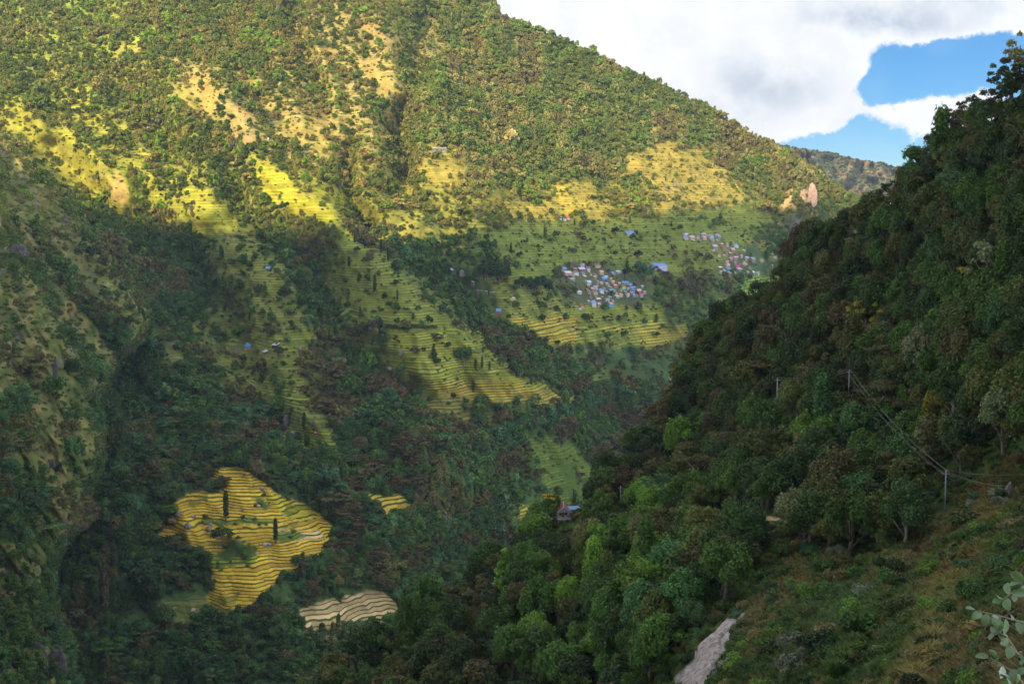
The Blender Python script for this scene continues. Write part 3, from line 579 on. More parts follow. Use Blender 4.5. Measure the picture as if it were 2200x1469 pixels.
def crown_arrays(kind, nleaf, ls, seed, R=1.0, H=1.0):
    """leaf quads in a crown of radius ~R and height ~H, base of crown at z=0; returns V,F,lv"""
    g = np.random.default_rng(seed); L = []
    if kind == 'round':
        k = g.integers(13, 19)
        for i in range(k):
            th = g.uniform(0, 6.28); ph = math.acos(g.uniform(-.45, 1)); r = g.uniform(.5, .72)
            L.append(((r * math.sin(ph) * math.cos(th), r * math.sin(ph) * math.sin(th), .5 + .46 * r / .72 * math.cos(ph)), g.uniform(.22, .38), g.uniform(.75, 1.0)))
    elif kind == 'umbrella':
        k = g.integers(12, 17)
        for i in range(k):
            th = g.uniform(0, 6.28); r = math.sqrt(g.uniform(0, 1)) * .8; z = g.choice([.45, .62, .82, .95]) * (1 - .25 * r)
            L.append(((r * math.cos(th), r * math.sin(th), z), g.uniform(.24, .40), g.uniform(.22, .32)))
    elif kind == 'column':
        for i in range(16):
            z = (i + .5) / 16; r = .42 * math.sin(math.pi * min(1, z * .8 + .22)) ** .7; th = g.uniform(0, 6.28)
            L.append(((r * .55 * math.cos(th), r * .55 * math.sin(th), z), g.uniform(.24, .36), .8))
            L.append(((-r * .6 * math.cos(th + .5), -r * .6 * math.sin(th + .5), z + .02), g.uniform(.2, .32), .8))
    elif kind == 'cone':
        for i in range(30):
            z = g.uniform(0.02, .96); r = .62 * (1 - z) ** .8 * g.uniform(.3, 1); th = g.uniform(0, 6.28)
            L.append(((r * math.cos(th), r * math.sin(th), z), .12 + .16 * (1 - z), .55))
    elif kind == 'wispy':
        for i in range(22):
            th = g.uniform(0, 6.28); r = g.uniform(.15, .95); z = g.uniform(.15, .98)
            if (r * r + (z - .5) ** 2 * 3) > 1.0: r *= .6
            L.append(((r * math.cos(th), r * math.sin(th), z), g.uniform(.11, .22), .6))
    elif kind == 'bush':
        k = g.integers(7, 11)
        for i in range(k):
            th = g.uniform(0, 6.28); r = g.uniform(.1, .68)
            L.append(((r * math.cos(th), r * math.sin(th), g.uniform(.2, .62) * (1 - .4 * r)), g.uniform(.26, .42), .9))
    wts = np.array([l[1] ** 2 for l in L]); cnt = np.maximum(3, (nleaf * wts / wts.sum())).astype(int)
    Cn, Nn, LV = [], [], []
    for (c, r, fz), m in zip(L, cnt):
        d = g.normal(size=(m, 3)); d /= np.linalg.norm(d, axis=1)[:, None]; d[:, 2] = np.where(d[:, 2] < -.35, -d[:, 2] * .6, d[:, 2])
        rr = r * g.uniform(.72, 1.10, m) * (1 + .22 * np.sin(d[:, 0] * 9 + seed) * np.cos(d[:, 1] * 8))
        p = np.array(c) + d * rr[:, None] * np.array((1, 1, fz))
        Cn.append(p); nn = d + g.normal(size=(m, 3)) * .55 + np.array((0, 0, .25)); Nn.append(nn / np.linalg.norm(nn, axis=1)[:, None])
        LV.append(np.full(m, g.uniform(.8, 1.18)) * g.uniform(.72, 1.3, m))
    c = np.concatenate(Cn) * np.array((R, R, H)); nn = np.concatenate(Nn); lv = np.concatenate(LV); m = len(c)
    t = np.cross(nn, g.normal(size=(m, 3))); t /= np.linalg.norm(t, axis=1)[:, None] + 1e-9; b = np.cross(nn, t)
    s = ls * g.uniform(.6, 1.35, m)[:, None]; e = g.uniform(.45, .8, m)[:, None]
    V = np.stack([c - t * s, c - b * s * e + t * s * .1, c + t * s, c + b * s * e], 1).reshape(-1, 3)
    Fq = np.arange(m * 4).reshape(m, 4); return V, Fq, np.repeat(lv, 4)
def trunk_mb(kind, R, H, base, g, limbs=5):
    """trunk from z=-base... to the crown, with limbs"""
    mb = MB(); r = .035 * H + .02 * R; lean = g.uniform(-.06, .06, 2) * H
    topz = base + H * (.9 if kind in ('column', 'cone') else .55)
    mb.tube([(0, 0, -1.2), (lean[0] * .3, lean[1] * .3, base * .6), (lean[0], lean[1], base + H * .15), (lean[0] * 1.2, lean[1] * 1.2, topz)], [r * 1.3, r, r * .75, r * .25], 7)
    if kind not in ('column', 'cone'):
        for i in range(limbs):
            th = i * 2.4 + g.uniform(0, .8); z0 = base + H * g.uniform(-.05, .25); rr = R * g.uniform(.45, .8)
            mb.tube([(lean[0] * .8, lean[1] * .8, z0), (rr * .5 * math.cos(th), rr * .5 * math.sin(th), z0 + H * .2), (rr * math.cos(th), rr * math.sin(th), z0 + H * g.uniform(.3, .5))], [r * .5, r * .33, r * .12], 5)
    return mb
# prototypes: (kind, leaves, leaf size, R, H crown, trunk clear height); each mesh in real metres
PK = {}
def make_proto(key, kind, nleaf, ls, seed, R, H, base, trunk=True):
    g = np.random.default_rng(seed + 999)
    V, Fq, lv = crown_arrays(kind, nleaf, ls, seed, R, H); V = V.copy(); V[:, 2] += base
    cm = npmesh('crown', V, Fq, False, {'lv': ('FLOAT', lv)}); cm.materials.append(M_LEAF)
    tmsh = None
    if trunk:
        tmsh = trunk_mb(kind, R, H, base, g).mesh('trunk', True); tmsh.materials.append(M_BARKP if seed % 3 == 0 else M_BARK)
    PK[key] = (cm, tmsh, R, H, base, (V, Fq, lv))
NEAR = []
for i in range(6): make_proto(f'nr{i}', 'round', 5200, .26, 10 + i, 4.6, 7.5, 1.6); NEAR.append(f'nr{i}')
for i in range(3): make_proto(f'nu{i}', 'umbrella', 4200, .26, 30 + i, 5.6, 6.2, 2.6)
for i in range(2): make_proto(f'nw{i}', 'wispy', 2200, .27, 40 + i, 5.0, 8.0, 2.6)
for i in range(2): make_proto(f'nc{i}', 'column', 4200, .30, 50 + i, 4.6, 9.5, 1.2)
make_proto('ncone', 'cone', 3600, .28, 55, 4.6, 10.0, .8)
for i in range(3): make_proto(f'nb{i}', 'bush', 2200, .17, 60 + i, 2.1, 2.5, 0.0)
# mid-distance forms for the field trees and far-off woods
for i in range(3): make_proto(f'mc{i}', 'column', 1500, .55, 70 + i, 4.4, 13.5, 2.2)
for i in range(3): make_proto(f'mr{i}', 'round', 1300, .62, 75 + i, 5.4, 8.0, 1.8)
make_proto('mcone', 'cone', 1200, .6, 79, 5.0, 13.0, 1.0)
for i in range(2): make_proto(f'mu{i}', 'umbrella', 1200, .6, 85 + i, 6.2, 6.5, 3.0)

# instancing collection for the far-off wood (not linked to the scene)
protos = bpy.data.collections.new('wood_forms')
def add_form(name, kind, nleaf, ls, seed, R, H, base, trunk=True):
    V, Fq, lv = crown_arrays(kind, nleaf, ls, seed, R, H); V = V.copy(); V[:, 2] += base
    me = npmesh(name, V, Fq, False, {'lv': ('FLOAT', lv)}); me.materials.append(M_LEAF)
    if trunk:
        tm_ = trunk_mb(kind, R, H, base, np.random.default_rng(seed), 3); nv = len(tm_.v)
        import bmesh
        me.materials.append(M_BARK); bm = bmesh.new(); bm.from_mesh(me); vv = [bm.verts.new(p) for p in tm_.v]
        for f in tm_.f:
            try: bm.faces.new([vv[i] for i in f]).material_index = 1
            except ValueError: pass
        bm.to_mesh(me); bm.free()
    o = bpy.data.objects.new(name, me); protos.objects.link(o)
FORMS = []
def F_(prefix, n, *a, **k):
    ids = []
    for i in range(n):
        nm = f'{len(FORMS):02d}_{prefix}'; args = list(a); args[3] = a[3] + i; add_form(nm, *args, **k); ids.append(len(FORMS)); FORMS.append(nm)
    return ids
FAR_R = F_('far_round', 5, 'round', 420, .95, 110, 4.8, 7.4, .6, trunk=False)
FAR_U = F_('far_umbrella', 3, 'umbrella', 380, .95, 120, 6.0, 6.0, 2.6, trunk=True)
FAR_C = F_('far_column', 2, 'column', 380, .95, 130, 4.6, 10.5, .8, trunk=False)
FAR_K = F_('far_cone', 1, 'cone', 300, .9, 135, 4.2, 10.5, .8, trunk=False)
FAR_B = F_('far_bush', 3, 'bush', 150, .62, 140, 2.6, 2.8, 0.0, trunk=False)
MID_R = F_('mid_round', 5, 'round', 1500, .50, 150, 4.8, 7.4, .8, trunk=False)
MID_U = F_('mid_umbrella', 3, 'umbrella', 1300, .50, 160, 6.0, 6.0, 2.6, trunk=True)
MID_C = F_('mid_column', 2, 'column', 1300, .50, 170, 4.6, 10.5, .8, trunk=False)
NR_R = F_('near_round', 4, 'round', 3400, .28, 180, 4.4, 7.0, 1.2, trunk=True)
NR_B = F_('near_bush', 4, 'bush', 1100, .20, 190, 2.1, 2.3, 0.0, trunk=False)

def gn_scatter(name, pts, rotz, scl, idx, tint, kind_label=None, coll=protos):
    me = bpy.data.meshes.new(name); me.vertices.add(len(pts)); me.vertices.foreach_set('co', np.ascontiguousarray(pts, np.float32).ravel())
    def A(n, t, key, v): a = me.attributes.new(n, t, 'POINT'); a.data.foreach_set(key, np.ascontiguousarray(v).ravel())
    A('tint', 'FLOAT_COLOR', 'color', np.hstack([tint, np.ones((len(pts), 1))]).astype(np.float32))
    A('rot', 'FLOAT_VECTOR', 'vector', np.stack([rng.normal(0, .05, len(pts)), rng.normal(0, .05, len(pts)), rotz], 1).astype(np.float32))
    A('scl', 'FLOAT_VECTOR', 'vector', scl.astype(np.float32)); A('idx', 'INT', 'value', idx.astype(np.int32))
    o = bpy.data.objects.new(name, me); COL.objects.link(o)
    ng = bpy.data.node_groups.new(name, 'GeometryNodeTree'); ng.interface.new_socket('Geometry', in_out='INPUT', socket_type='NodeSocketGeometry'); ng.interface.new_socket('Geometry', in_out='OUTPUT', socket_type='NodeSocketGeometry')
    N = ng.nodes; Lk = ng.links; gi = N.new('NodeGroupInput'); go = N.new('NodeGroupOutput')
    ip = N.new('GeometryNodeInstanceOnPoints'); ci = N.new('GeometryNodeCollectionInfo'); ci.inputs['Collection'].default_value = coll; ci.inputs['Separate Children'].default_value = True; ci.inputs['Reset Children'].default_value = True
    def at(n, t): a = N.new('GeometryNodeInputNamedAttribute'); a.data_type = t; a.inputs['Name'].default_value = n; return a.outputs['Attribute']
    Lk.new(gi.outputs[0], ip.inputs['Points']); Lk.new(ci.outputs[0], ip.inputs['Instance']); ip.inputs['Pick Instance'].default_value = True
    Lk.new(at('idx', 'INT'), ip.inputs['Instance Index']); Lk.new(at('scl', 'FLOAT_VECTOR'), ip.inputs['Scale'])
    e = N.new('FunctionNodeEulerToRotation'); Lk.new(at('rot', 'FLOAT_VECTOR'), e.inputs[0]); Lk.new(e.outputs[0], ip.inputs['Rotation'])
    Lk.new(ip.outputs[0], go.inputs[0]); md = o.modifiers.new('scatter', 'NODES'); md.node_group = ng
    return o

def thin(pts, cell):
    k = np.floor(pts / cell).astype(np.int64); key = k[:, 0] * 1000003 + k[:, 1] + k[:, 2] * 7919000000057
    _, i = np.unique(key, return_index=True); return np.sort(i)
def sample_sheet(V, dens, PXg, PYg, n, cell=0, keep=None):
    """random surface points weighted by plan area x density; V grid (r,c,3)"""
    a = V[1:, :-1] - V[:-1, :-1]; b = V[:-1, 1:] - V[:-1, :-1]; ar = np.linalg.norm(np.cross(a, b), axis=-1)
    wgt = (ar * dens[:-1, :-1]).ravel(); wgt = np.cumsum(wgt); k = np.searchsorted(wgt, rng.uniform(0, wgt[-1], n)); k = np.minimum(k, len(wgt) - 1)
    r, c = np.unravel_index(k, ar.shape); u, v = rng.uniform(0, 1, (2, n))
    bl = lambda G: ((G[r, c].T * (1 - u) * (1 - v)) + G[r + 1, c].T * u * (1 - v) + G[r, c + 1].T * (1 - u) * v + G[r + 1, c + 1].T * u * v).T
    P_, X_, Y_ = bl(V), bl(PXg), bl(PYg)
    if cell:
        k = thin(P_, cell); k = k[rng.uniform(0, 1, len(k)) < keep[r, c][k]]; P_, X_, Y_ = P_[k], X_[k], Y_[k]
    return P_, X_, Y_

PAL = {'dark': (.030, .058, .014), 'green': (.055, .110, .018), 'bright': (.105, .19, .022), 'olive': (.085, .095, .024), 'brown': (.088, .075, .034), 'rust': (.115, .078, .030),
       'silver': (.17, .19, .12), 'yellow': (.26, .22, .02), 'teal': (.050, .115, .045), 'tan': (.17, .14, .06), 'lime': (.17, .24, .025)}
def pick(names, p, n):
    p = np.array(p, float); p /= p.sum(); k = rng.choice(len(names), n, p=p); C = np.array([PAL[x] for x in names])[k]
    return C * rng.uniform(.72, 1.3, (n, 1)) * rng.uniform(.9, 1.1, (n, 3)), k
def mixpal(names, f):
    """smooth walk through a list of colours driven by a 0..1 field"""
    Cs = np.array([PAL[x] for x in names]); t = np.clip(f, 0, .9999) * (len(names) - 1); k = t.astype(int); w_ = (t - k)[:, None]; return Cs[k] * (1 - w_) + Cs[k + 1] * w_
def tints_main(px, py):
    n = len(px); jit = lambda a: np.clip((fbm(px / 60, py / 45, 4, a) - .5) * 2.2 + .5 + rng.normal(0, .13, n), 0, 1)
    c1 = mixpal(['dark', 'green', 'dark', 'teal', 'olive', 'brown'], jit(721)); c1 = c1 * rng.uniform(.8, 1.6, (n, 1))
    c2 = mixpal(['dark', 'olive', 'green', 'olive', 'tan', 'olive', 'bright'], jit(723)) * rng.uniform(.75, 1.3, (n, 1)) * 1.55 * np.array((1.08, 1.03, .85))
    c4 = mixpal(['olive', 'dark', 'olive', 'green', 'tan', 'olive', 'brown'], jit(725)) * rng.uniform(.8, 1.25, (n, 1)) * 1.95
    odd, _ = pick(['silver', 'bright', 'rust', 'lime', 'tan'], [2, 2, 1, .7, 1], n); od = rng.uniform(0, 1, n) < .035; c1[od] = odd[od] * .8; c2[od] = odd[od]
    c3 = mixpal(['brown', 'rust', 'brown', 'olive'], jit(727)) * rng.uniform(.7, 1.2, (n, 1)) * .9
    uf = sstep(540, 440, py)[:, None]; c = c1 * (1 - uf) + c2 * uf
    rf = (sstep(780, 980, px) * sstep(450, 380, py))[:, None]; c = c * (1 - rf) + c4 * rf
    nz = fbm(px / 45, py / 30, 3, 701)
    br = (nz > .585) & (((px > 480) & (px < 1480) & (py > 700) & (py < 1330))); c = np.where(br[:, None], c3, c)
    tl = (fbm(px / 38, py / 38, 2, 705) > .70) & (py > 850); c = np.where(tl[:, None], pick(['teal'], [1], n)[0] * .9, c)
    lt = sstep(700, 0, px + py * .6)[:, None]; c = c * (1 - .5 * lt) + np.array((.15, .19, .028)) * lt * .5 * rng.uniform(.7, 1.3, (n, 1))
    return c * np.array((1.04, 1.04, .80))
# main-slope wood
dn = den.copy()
VIL = [([(1200, 548), (1300, 548), (1400, 590), (1400, 650), (1320, 672), (1230, 672), (1235, 610), (1200, 590)]), ([(1460, 496), (1560, 496), (1640, 550), (1710, 570), (1700, 592), (1530, 596), (1530, 540), (1460, 520)]), ([(965, 575), (1010, 575), (1075, 625), (1080, 690), (1050, 660)]), ([(498, 735), (605, 735), (605, 772), (498, 772)]), ([(1395, 565), (1445, 565), (1445, 592), (1395, 592)])]
for v_ in VIL: dn[inpoly(PX, PY, v_)] *= .12
dn[(PX < -300) | (PX > 1990) | (PY < -60) | (PY > 1520)] = 0
pts, qx, qy = sample_sheet(Vm, (dn > 0) * 1.0, PX, PY, 600000, 5.5, np.clip(dn * np.where(den > .5, 1.05, .68), 0, 1)); n = len(pts); print('wood', n)
dist = pts[:, 1]; nearw = dist < 1230
idx = rng.choice(FAR_R + FAR_R + FAR_R + FAR_C[:1] + FAR_U[:2], n); idn = rng.choice(MID_R + MID_R + MID_R + MID_C[:1] + MID_U, n); idx = np.where(nearw, idn, idx)
umb = (fbm(qx / 45, qy / 30, 3, 701) > .585) & (qy > 700); idx = np.where(umb, np.where(nearw, rng.choice(MID_U, n), rng.choice(FAR_U, n)), idx)
sc = np.exp(rng.normal(-.36, .24, n)) * (.85 + .5 * fbm(qx / 50, qy / 40, 3, 743)) * np.where((qx < 350) & (qy < 600), 1.12, 1.0) * np.where((qy > 700) & (qy < 1200), 1.12, 1)
sc = sc * np.where(rng.uniform(0, 1, n) < .05, 1.45, 1)
scl = np.stack([sc, sc, sc * rng.uniform(.85, 1.25, n)], 1)
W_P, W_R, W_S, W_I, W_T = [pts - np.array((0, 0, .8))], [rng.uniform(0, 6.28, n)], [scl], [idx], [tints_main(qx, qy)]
# undergrowth on the main slope
dn2 = np.where(dn > 0, .12 + dn * .5, 0) + np.where(sdpoly(PX, PY, SPUR_A) > 0, .10 + .35 * (fbm(PX / 25, PY / 40, 3, 141) > .58), 0) * np.where(tm > 0, .10, 1)
for v_ in VIL: dn2[inpoly(PX, PY, v_)] *= .3
dn2[(PX < -100) | (PY < -20) | (PX > 1950) | (PY > 1500)] = 0
gm = np.zeros_like(dn2) 
pts, qx, qy = sample_sheet(Vm, (dn2 > 0) * 1.0, PX, PY, 300000, 3.9, np.clip(dn2, 0, 1)); n = len(pts); print('scrub', n)
sc = rng.uniform(.4, 1.0, n); S_P = [pts]; S_R = [rng.uniform(0, 6.28, n)]; S_S = [np.stack([sc * 1.1, sc * 1.1, sc], 1)]; S_I = [rng.choice(FAR_B, n)]
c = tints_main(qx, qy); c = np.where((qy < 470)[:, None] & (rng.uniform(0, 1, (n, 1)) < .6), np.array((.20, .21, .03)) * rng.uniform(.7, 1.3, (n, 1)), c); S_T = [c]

# ------------------------------------------------------------------ trees of the near hillside
dR = denr.copy(); dR[(RY < -60) | (RY > 1750) | (RX > 2880)] = 0; dR[(RX > 1165) & (RX < 1275) & (RY < 1205) & (RY > 1000)] = 0
for cx_, cy_ in [(2030, 1110), (1823, 900), (1669, 905), (1461, 940), (1333, 1105)]: dR[(np.abs(RX - cx_) < (75 if cx_ == 2030 else 34)) & (RY > cy_ - (95 if cx_ == 2030 else 40)) & (RY < cy_ + 56)] = 0
pts, qx, qy = sample_sheet(Vr, dR, RX, RY, 9000); order = rng.permutation(len(pts)); pts, qx, qy = pts[order], qx[order], qy[order]
i = thin(pts, 7.4); pts, qx, qy = pts[i], qx[i], qy[i]; n = len(pts); print('near trees', n)
size = rng.uniform(.75, 1.5, n) * np.where(qy > 1130, .95, 1.0)
inframe = (qx < 2215) & (qx > 700) & (qy > 150) & (qy < 1500)
show = np.where(inframe, size / pts[:, 1], 0); rank = np.argsort(-show); ind = rank[:290]; rest = rank[290:]
NAMES = ['dark', 'green', 'bright', 'olive', 'brown', 'rust', 'silver', 'yellow', 'teal', 'tan']
WORD = {'dark': 'dark green', 'green': 'mid green', 'bright': 'bright green', 'olive': 'olive green', 'brown': 'brownish', 'rust': 'rusty brown', 'silver': 'silvery green', 'yellow': 'yellow-green', 'teal': 'blue-green', 'tan': 'tan'}
gz = fbm(qx / 90, qy / 90, 3, 711)
def near_kind(x, y, g):
    if 1050 < x < 1480 and 1100 < y: p = [2, 3.6, 3.2, 1.0, .5, 0, .35, .12, 1.0, .1]
    elif y < 620: p = [4.5, 2, .2, 2.4, 1.4, .2, .2, .12, .2, .7]
    elif x > 1500 and y < 950: p = [4.2, 2.6, .5, 2.4, .9, .1, .35, .55, .4, .3]
    else: p = [4.0, 2.6, .6, 2.3, .6, .1, .35, .15, .6, .2]
    p = np.array(p); p /= p.sum(); return NAMES[rng.choice(len(NAMES), p=p)]
def zone(x, y):
    if y < 330: return 'high on the near right ridge against the sky'
    if x < silx(y) + 110 and y < 1050: return 'along the left edge of the near right hillside'
    if y < 620: return 'on the upper part of the near right hillside'
    if y < 880: return 'in the middle of the steep wooded right hillside'
    if y < 1090: return 'just above the dirt road on the right hillside'
    if x < 1180: return 'on the lower left nose of the near wooded hillside'
    if x < 1500: return 'below the red-roofed house on the near hillside'
    return 'below the dirt road on the near hillside'
SHAPE = {'nr': 'round-crowned', 'nu': 'flat-topped', 'nw': 'open-branched', 'nc': 'tall narrow', 'ncone': 'cone-shaped'}
def make_tree(key, loc, rotz, sc, tint, label, group, name='broadleaf_tree', scz=None):
    cm, tmsh, R, H, base, _ = PK[key]
    e = bpy.data.objects.new(name, None); COL.objects.link(e); e.location = loc; e.rotation_euler = (0, 0, rotz); e.scale = (sc, sc, scz or sc); e.empty_display_size = .5
    c = bpy.data.objects.new('crown', cm); COL.objects.link(c); c.parent = e; c['tint'] = [float(x) for x in tint]
    if tmsh: t = bpy.data.objects.new('trunk', tmsh); COL.objects.link(t); t.parent = e
    tag(e, label, 'tree' if 'bush' not in name and 'shrub' not in name else 'shrub', group); return e
for k in ind:
    x, y = qx[k], qy[k]; kn = near_kind(x, y, gz[k]); u = rng.uniform()
    if y < 360 and u < .7 or u < .08: key = f'nw{rng.integers(2)}'
    elif kn in ('yellow', 'brown', 'rust') and u < .65: key = f'nu{rng.integers(3)}'
    elif u > .90: key = f'nc{rng.integers(2)}'
    elif u > .87: key = 'ncone'
    else: key = f'nr{rng.integers(6)}'
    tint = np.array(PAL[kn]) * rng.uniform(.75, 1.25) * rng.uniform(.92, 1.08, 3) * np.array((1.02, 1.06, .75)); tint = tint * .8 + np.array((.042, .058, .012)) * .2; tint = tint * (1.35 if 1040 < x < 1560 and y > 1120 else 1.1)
    shp = SHAPE[key] if key in SHAPE else SHAPE[key[:2]]
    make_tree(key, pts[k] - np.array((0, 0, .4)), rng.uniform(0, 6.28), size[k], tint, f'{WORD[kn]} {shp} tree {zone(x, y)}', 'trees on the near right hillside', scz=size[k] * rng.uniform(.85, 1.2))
ctr, _ = pick(['dark', 'green', 'olive', 'brown', 'teal'], [4, 2, 1.5, .6, .3], len(rest)); ctr = ctr * np.array((.95, .85, .65))
W_P.append(pts[rest] - np.array((0, 0, .6))); W_R.append(rng.uniform(0, 6.28, len(rest))); s_ = size[rest]; W_S.append(np.stack([s_, s_, s_], 1)); W_I.append(rng.choice(NR_R, len(rest))); W_T.append(ctr)
# scrub under them and over the grassy slope
dS = np.where(denr > .5, .55, 0) + np.where(grr, .75 * sstep(.42, .62, fbm(RX / 40, RY / 40, 3, 721)) + .05, 0); dS[slabm] = 0
dS[dline(RX, RY, ROAD) < 11] = 0; dS[(RX > 1510) & (RX < 1690) & (RY > 1110) & (RY < 1138)] = 0; dS[(RY < 0) | (RY > 2200) | (RX > 2880) | (YR < 45)] = 0; dS[inpoly(RX, RY, [(p[0] - 15, p[1] - 12) for p in SLAB])] = 0
clr = inpoly(RX, RY, [(1380, 1540), (1440, 1400), (1580, 1280), (1680, 1290), (1600, 1540)]) & ~inpoly(RX, RY, [(p[0] - 6, p[1] - 4) for p in SLAB]); dS[clr] = .8; dS[inpoly(RX, RY, [(1500, 1128), (1700, 1124), (1715, 1160), (1660, 1190), (1560, 1185), (1500, 1160)])] = .8
dS = dS * (250 / YR) ** .8
pts, qx, qy = sample_sheet(Vr, dS, RX, RY, 26000); order = rng.permutation(len(pts)); pts, qx, qy = pts[order], qx[order], qy[order]
i = thin(pts, 1.8); pts, qx, qy = pts[i], qx[i], qy[i]; n = len(pts); print('near scrub', n)
sc = rng.uniform(.25, .85, n) * np.where(rng.uniform(0, 1, n) < .05, 1.7, 1); S_P.append(pts - np.array((0, 0, .2))); S_R.append(rng.uniform(0, 6.28, n)); S_S.append(np.stack([sc * 1.1, sc * 1.1, sc], 1)); S_I.append(rng.choice(NR_B, n))
c, _ = pick(['dark', 'green', 'olive', 'tan', 'bright', 'teal', 'brown'], [3, 3, 2, 1.2, .6, .7, .6], n); S_T.append(c * np.array((.95, .88, .65)))
# bushes of the distant hill
pts, qx, qy = sample_sheet(Vf, np.ones(FX.shape) * (FY < 560), FX, FY, 30000, 13, np.ones(FX.shape) * .55); n = len(pts)
sc = rng.uniform(1.2, 3.0, n); S_P.append(pts); S_R.append(rng.uniform(0, 6.28, n)); S_S.append(np.stack([sc * 1.3, sc * 1.3, sc], 1)); S_I.append(rng.choice(FAR_B, n)); S_T.append(pick(['olive', 'dark', 'tan', 'green'], [2, 2, 1, 1], n)[0])
cat = np.concatenate
tag(gn_scatter('forest', cat(W_P), cat(W_R), cat(W_S), cat(W_I), cat(W_T)), kind='stuff', label='dense mixed wood of green and brown trees covering the mountain slopes', cat='forest')
tag(gn_scatter('scrub', cat(S_P), cat(S_R), cat(S_S), cat(S_I), cat(S_T)), kind='stuff', label='low bushes and undergrowth spread over the slopes', cat='bushes')

# ------------------------------------------------------------------ air
HZ = 0.000034
hm = bpy.data.materials.new('haze_air'); hm.use_nodes = True; ht = NT(hm.node_tree); ht.n.remove(ht.n['Principled BSDF'])
pv = ht.new('ShaderNodeVolumePrincipled'); pv.inputs['Color'].default_value = (.62, .76, 1.0, 1); pv.inputs['Density'].default_value = HZ; pv.inputs['Anisotropy'].default_value = .25
ht.l.new(pv.outputs[0], ht.n['Material Output'].inputs['Volume'])
tag(MB().box(-3600, 3600, -2600, 7600, -3000, 2300).build('haze', hm), kind='stuff', label='thin bluish haze in the valley air', cat='haze')

#OBJECTS_HERE
# ------------------------------------------------------------------ buildings
MC = {}
def C(name, col, rough=.75, var=.12, spec=.3):
    if name not in MC: MC[name] = simple_mat(name, col, rough, var, .8, spec)
    return MC[name]
COLS = {'blue': (.09, .22, .52), 'bright': (.06, .25, .60), 'slate': (.16, .24, .42), 'white': (.48, .47, .52), 'silver': (.34, .35, .42), 'grey': (.24, .24, .27), 'lilac': (.42, .38, .56), 'pink': (.52, .30, .32),
        'salmon': (.50, .26, .20), 'orange': (.50, .22, .10), 'red': (.48, .08, .06), 'maroon': (.22, .08, .07), 'brick': (.30, .13, .09), 'brown': (.17, .11, .08), 'beige': (.42, .33, .25), 'cream': (.55, .48, .38),
        'magenta': (.62, .07, .30), 'cyan': (.10, .48, .60), 'mint': (.10, .62, .38), 'dark': (.03, .03, .035), 'stone': (.23, .19, .17)}
def cm(n, what): return C(f'{n}_{what}', COLS[n], .5 if what == 'sheet' else .85, .12)
def windows(wall, W, wh, z0, nwin, door, frame_mat, front=0.0, storeys=1):
    for sN in range(storeys):
        zc = z0 + wh * (sN + .52) / storeys; hh = min(1.1, wh / storeys * .45); n = nwin
        for k in range(n):
            xc = (k + .5) / n * W - W / 2
            if door and sN == 0 and k == n // 2:
                MB().box(xc - .42, xc + .42, front - .05, front + .02, z0, z0 + min(1.9, wh / storeys * .85)).build('door', cm(door, 'paint'), wall); continue
            MB().box(xc - .38, xc + .38, front - .035, front + .02, zc - hh / 2, zc + hh / 2).build('window', cm('dark', 'glass'), wall)
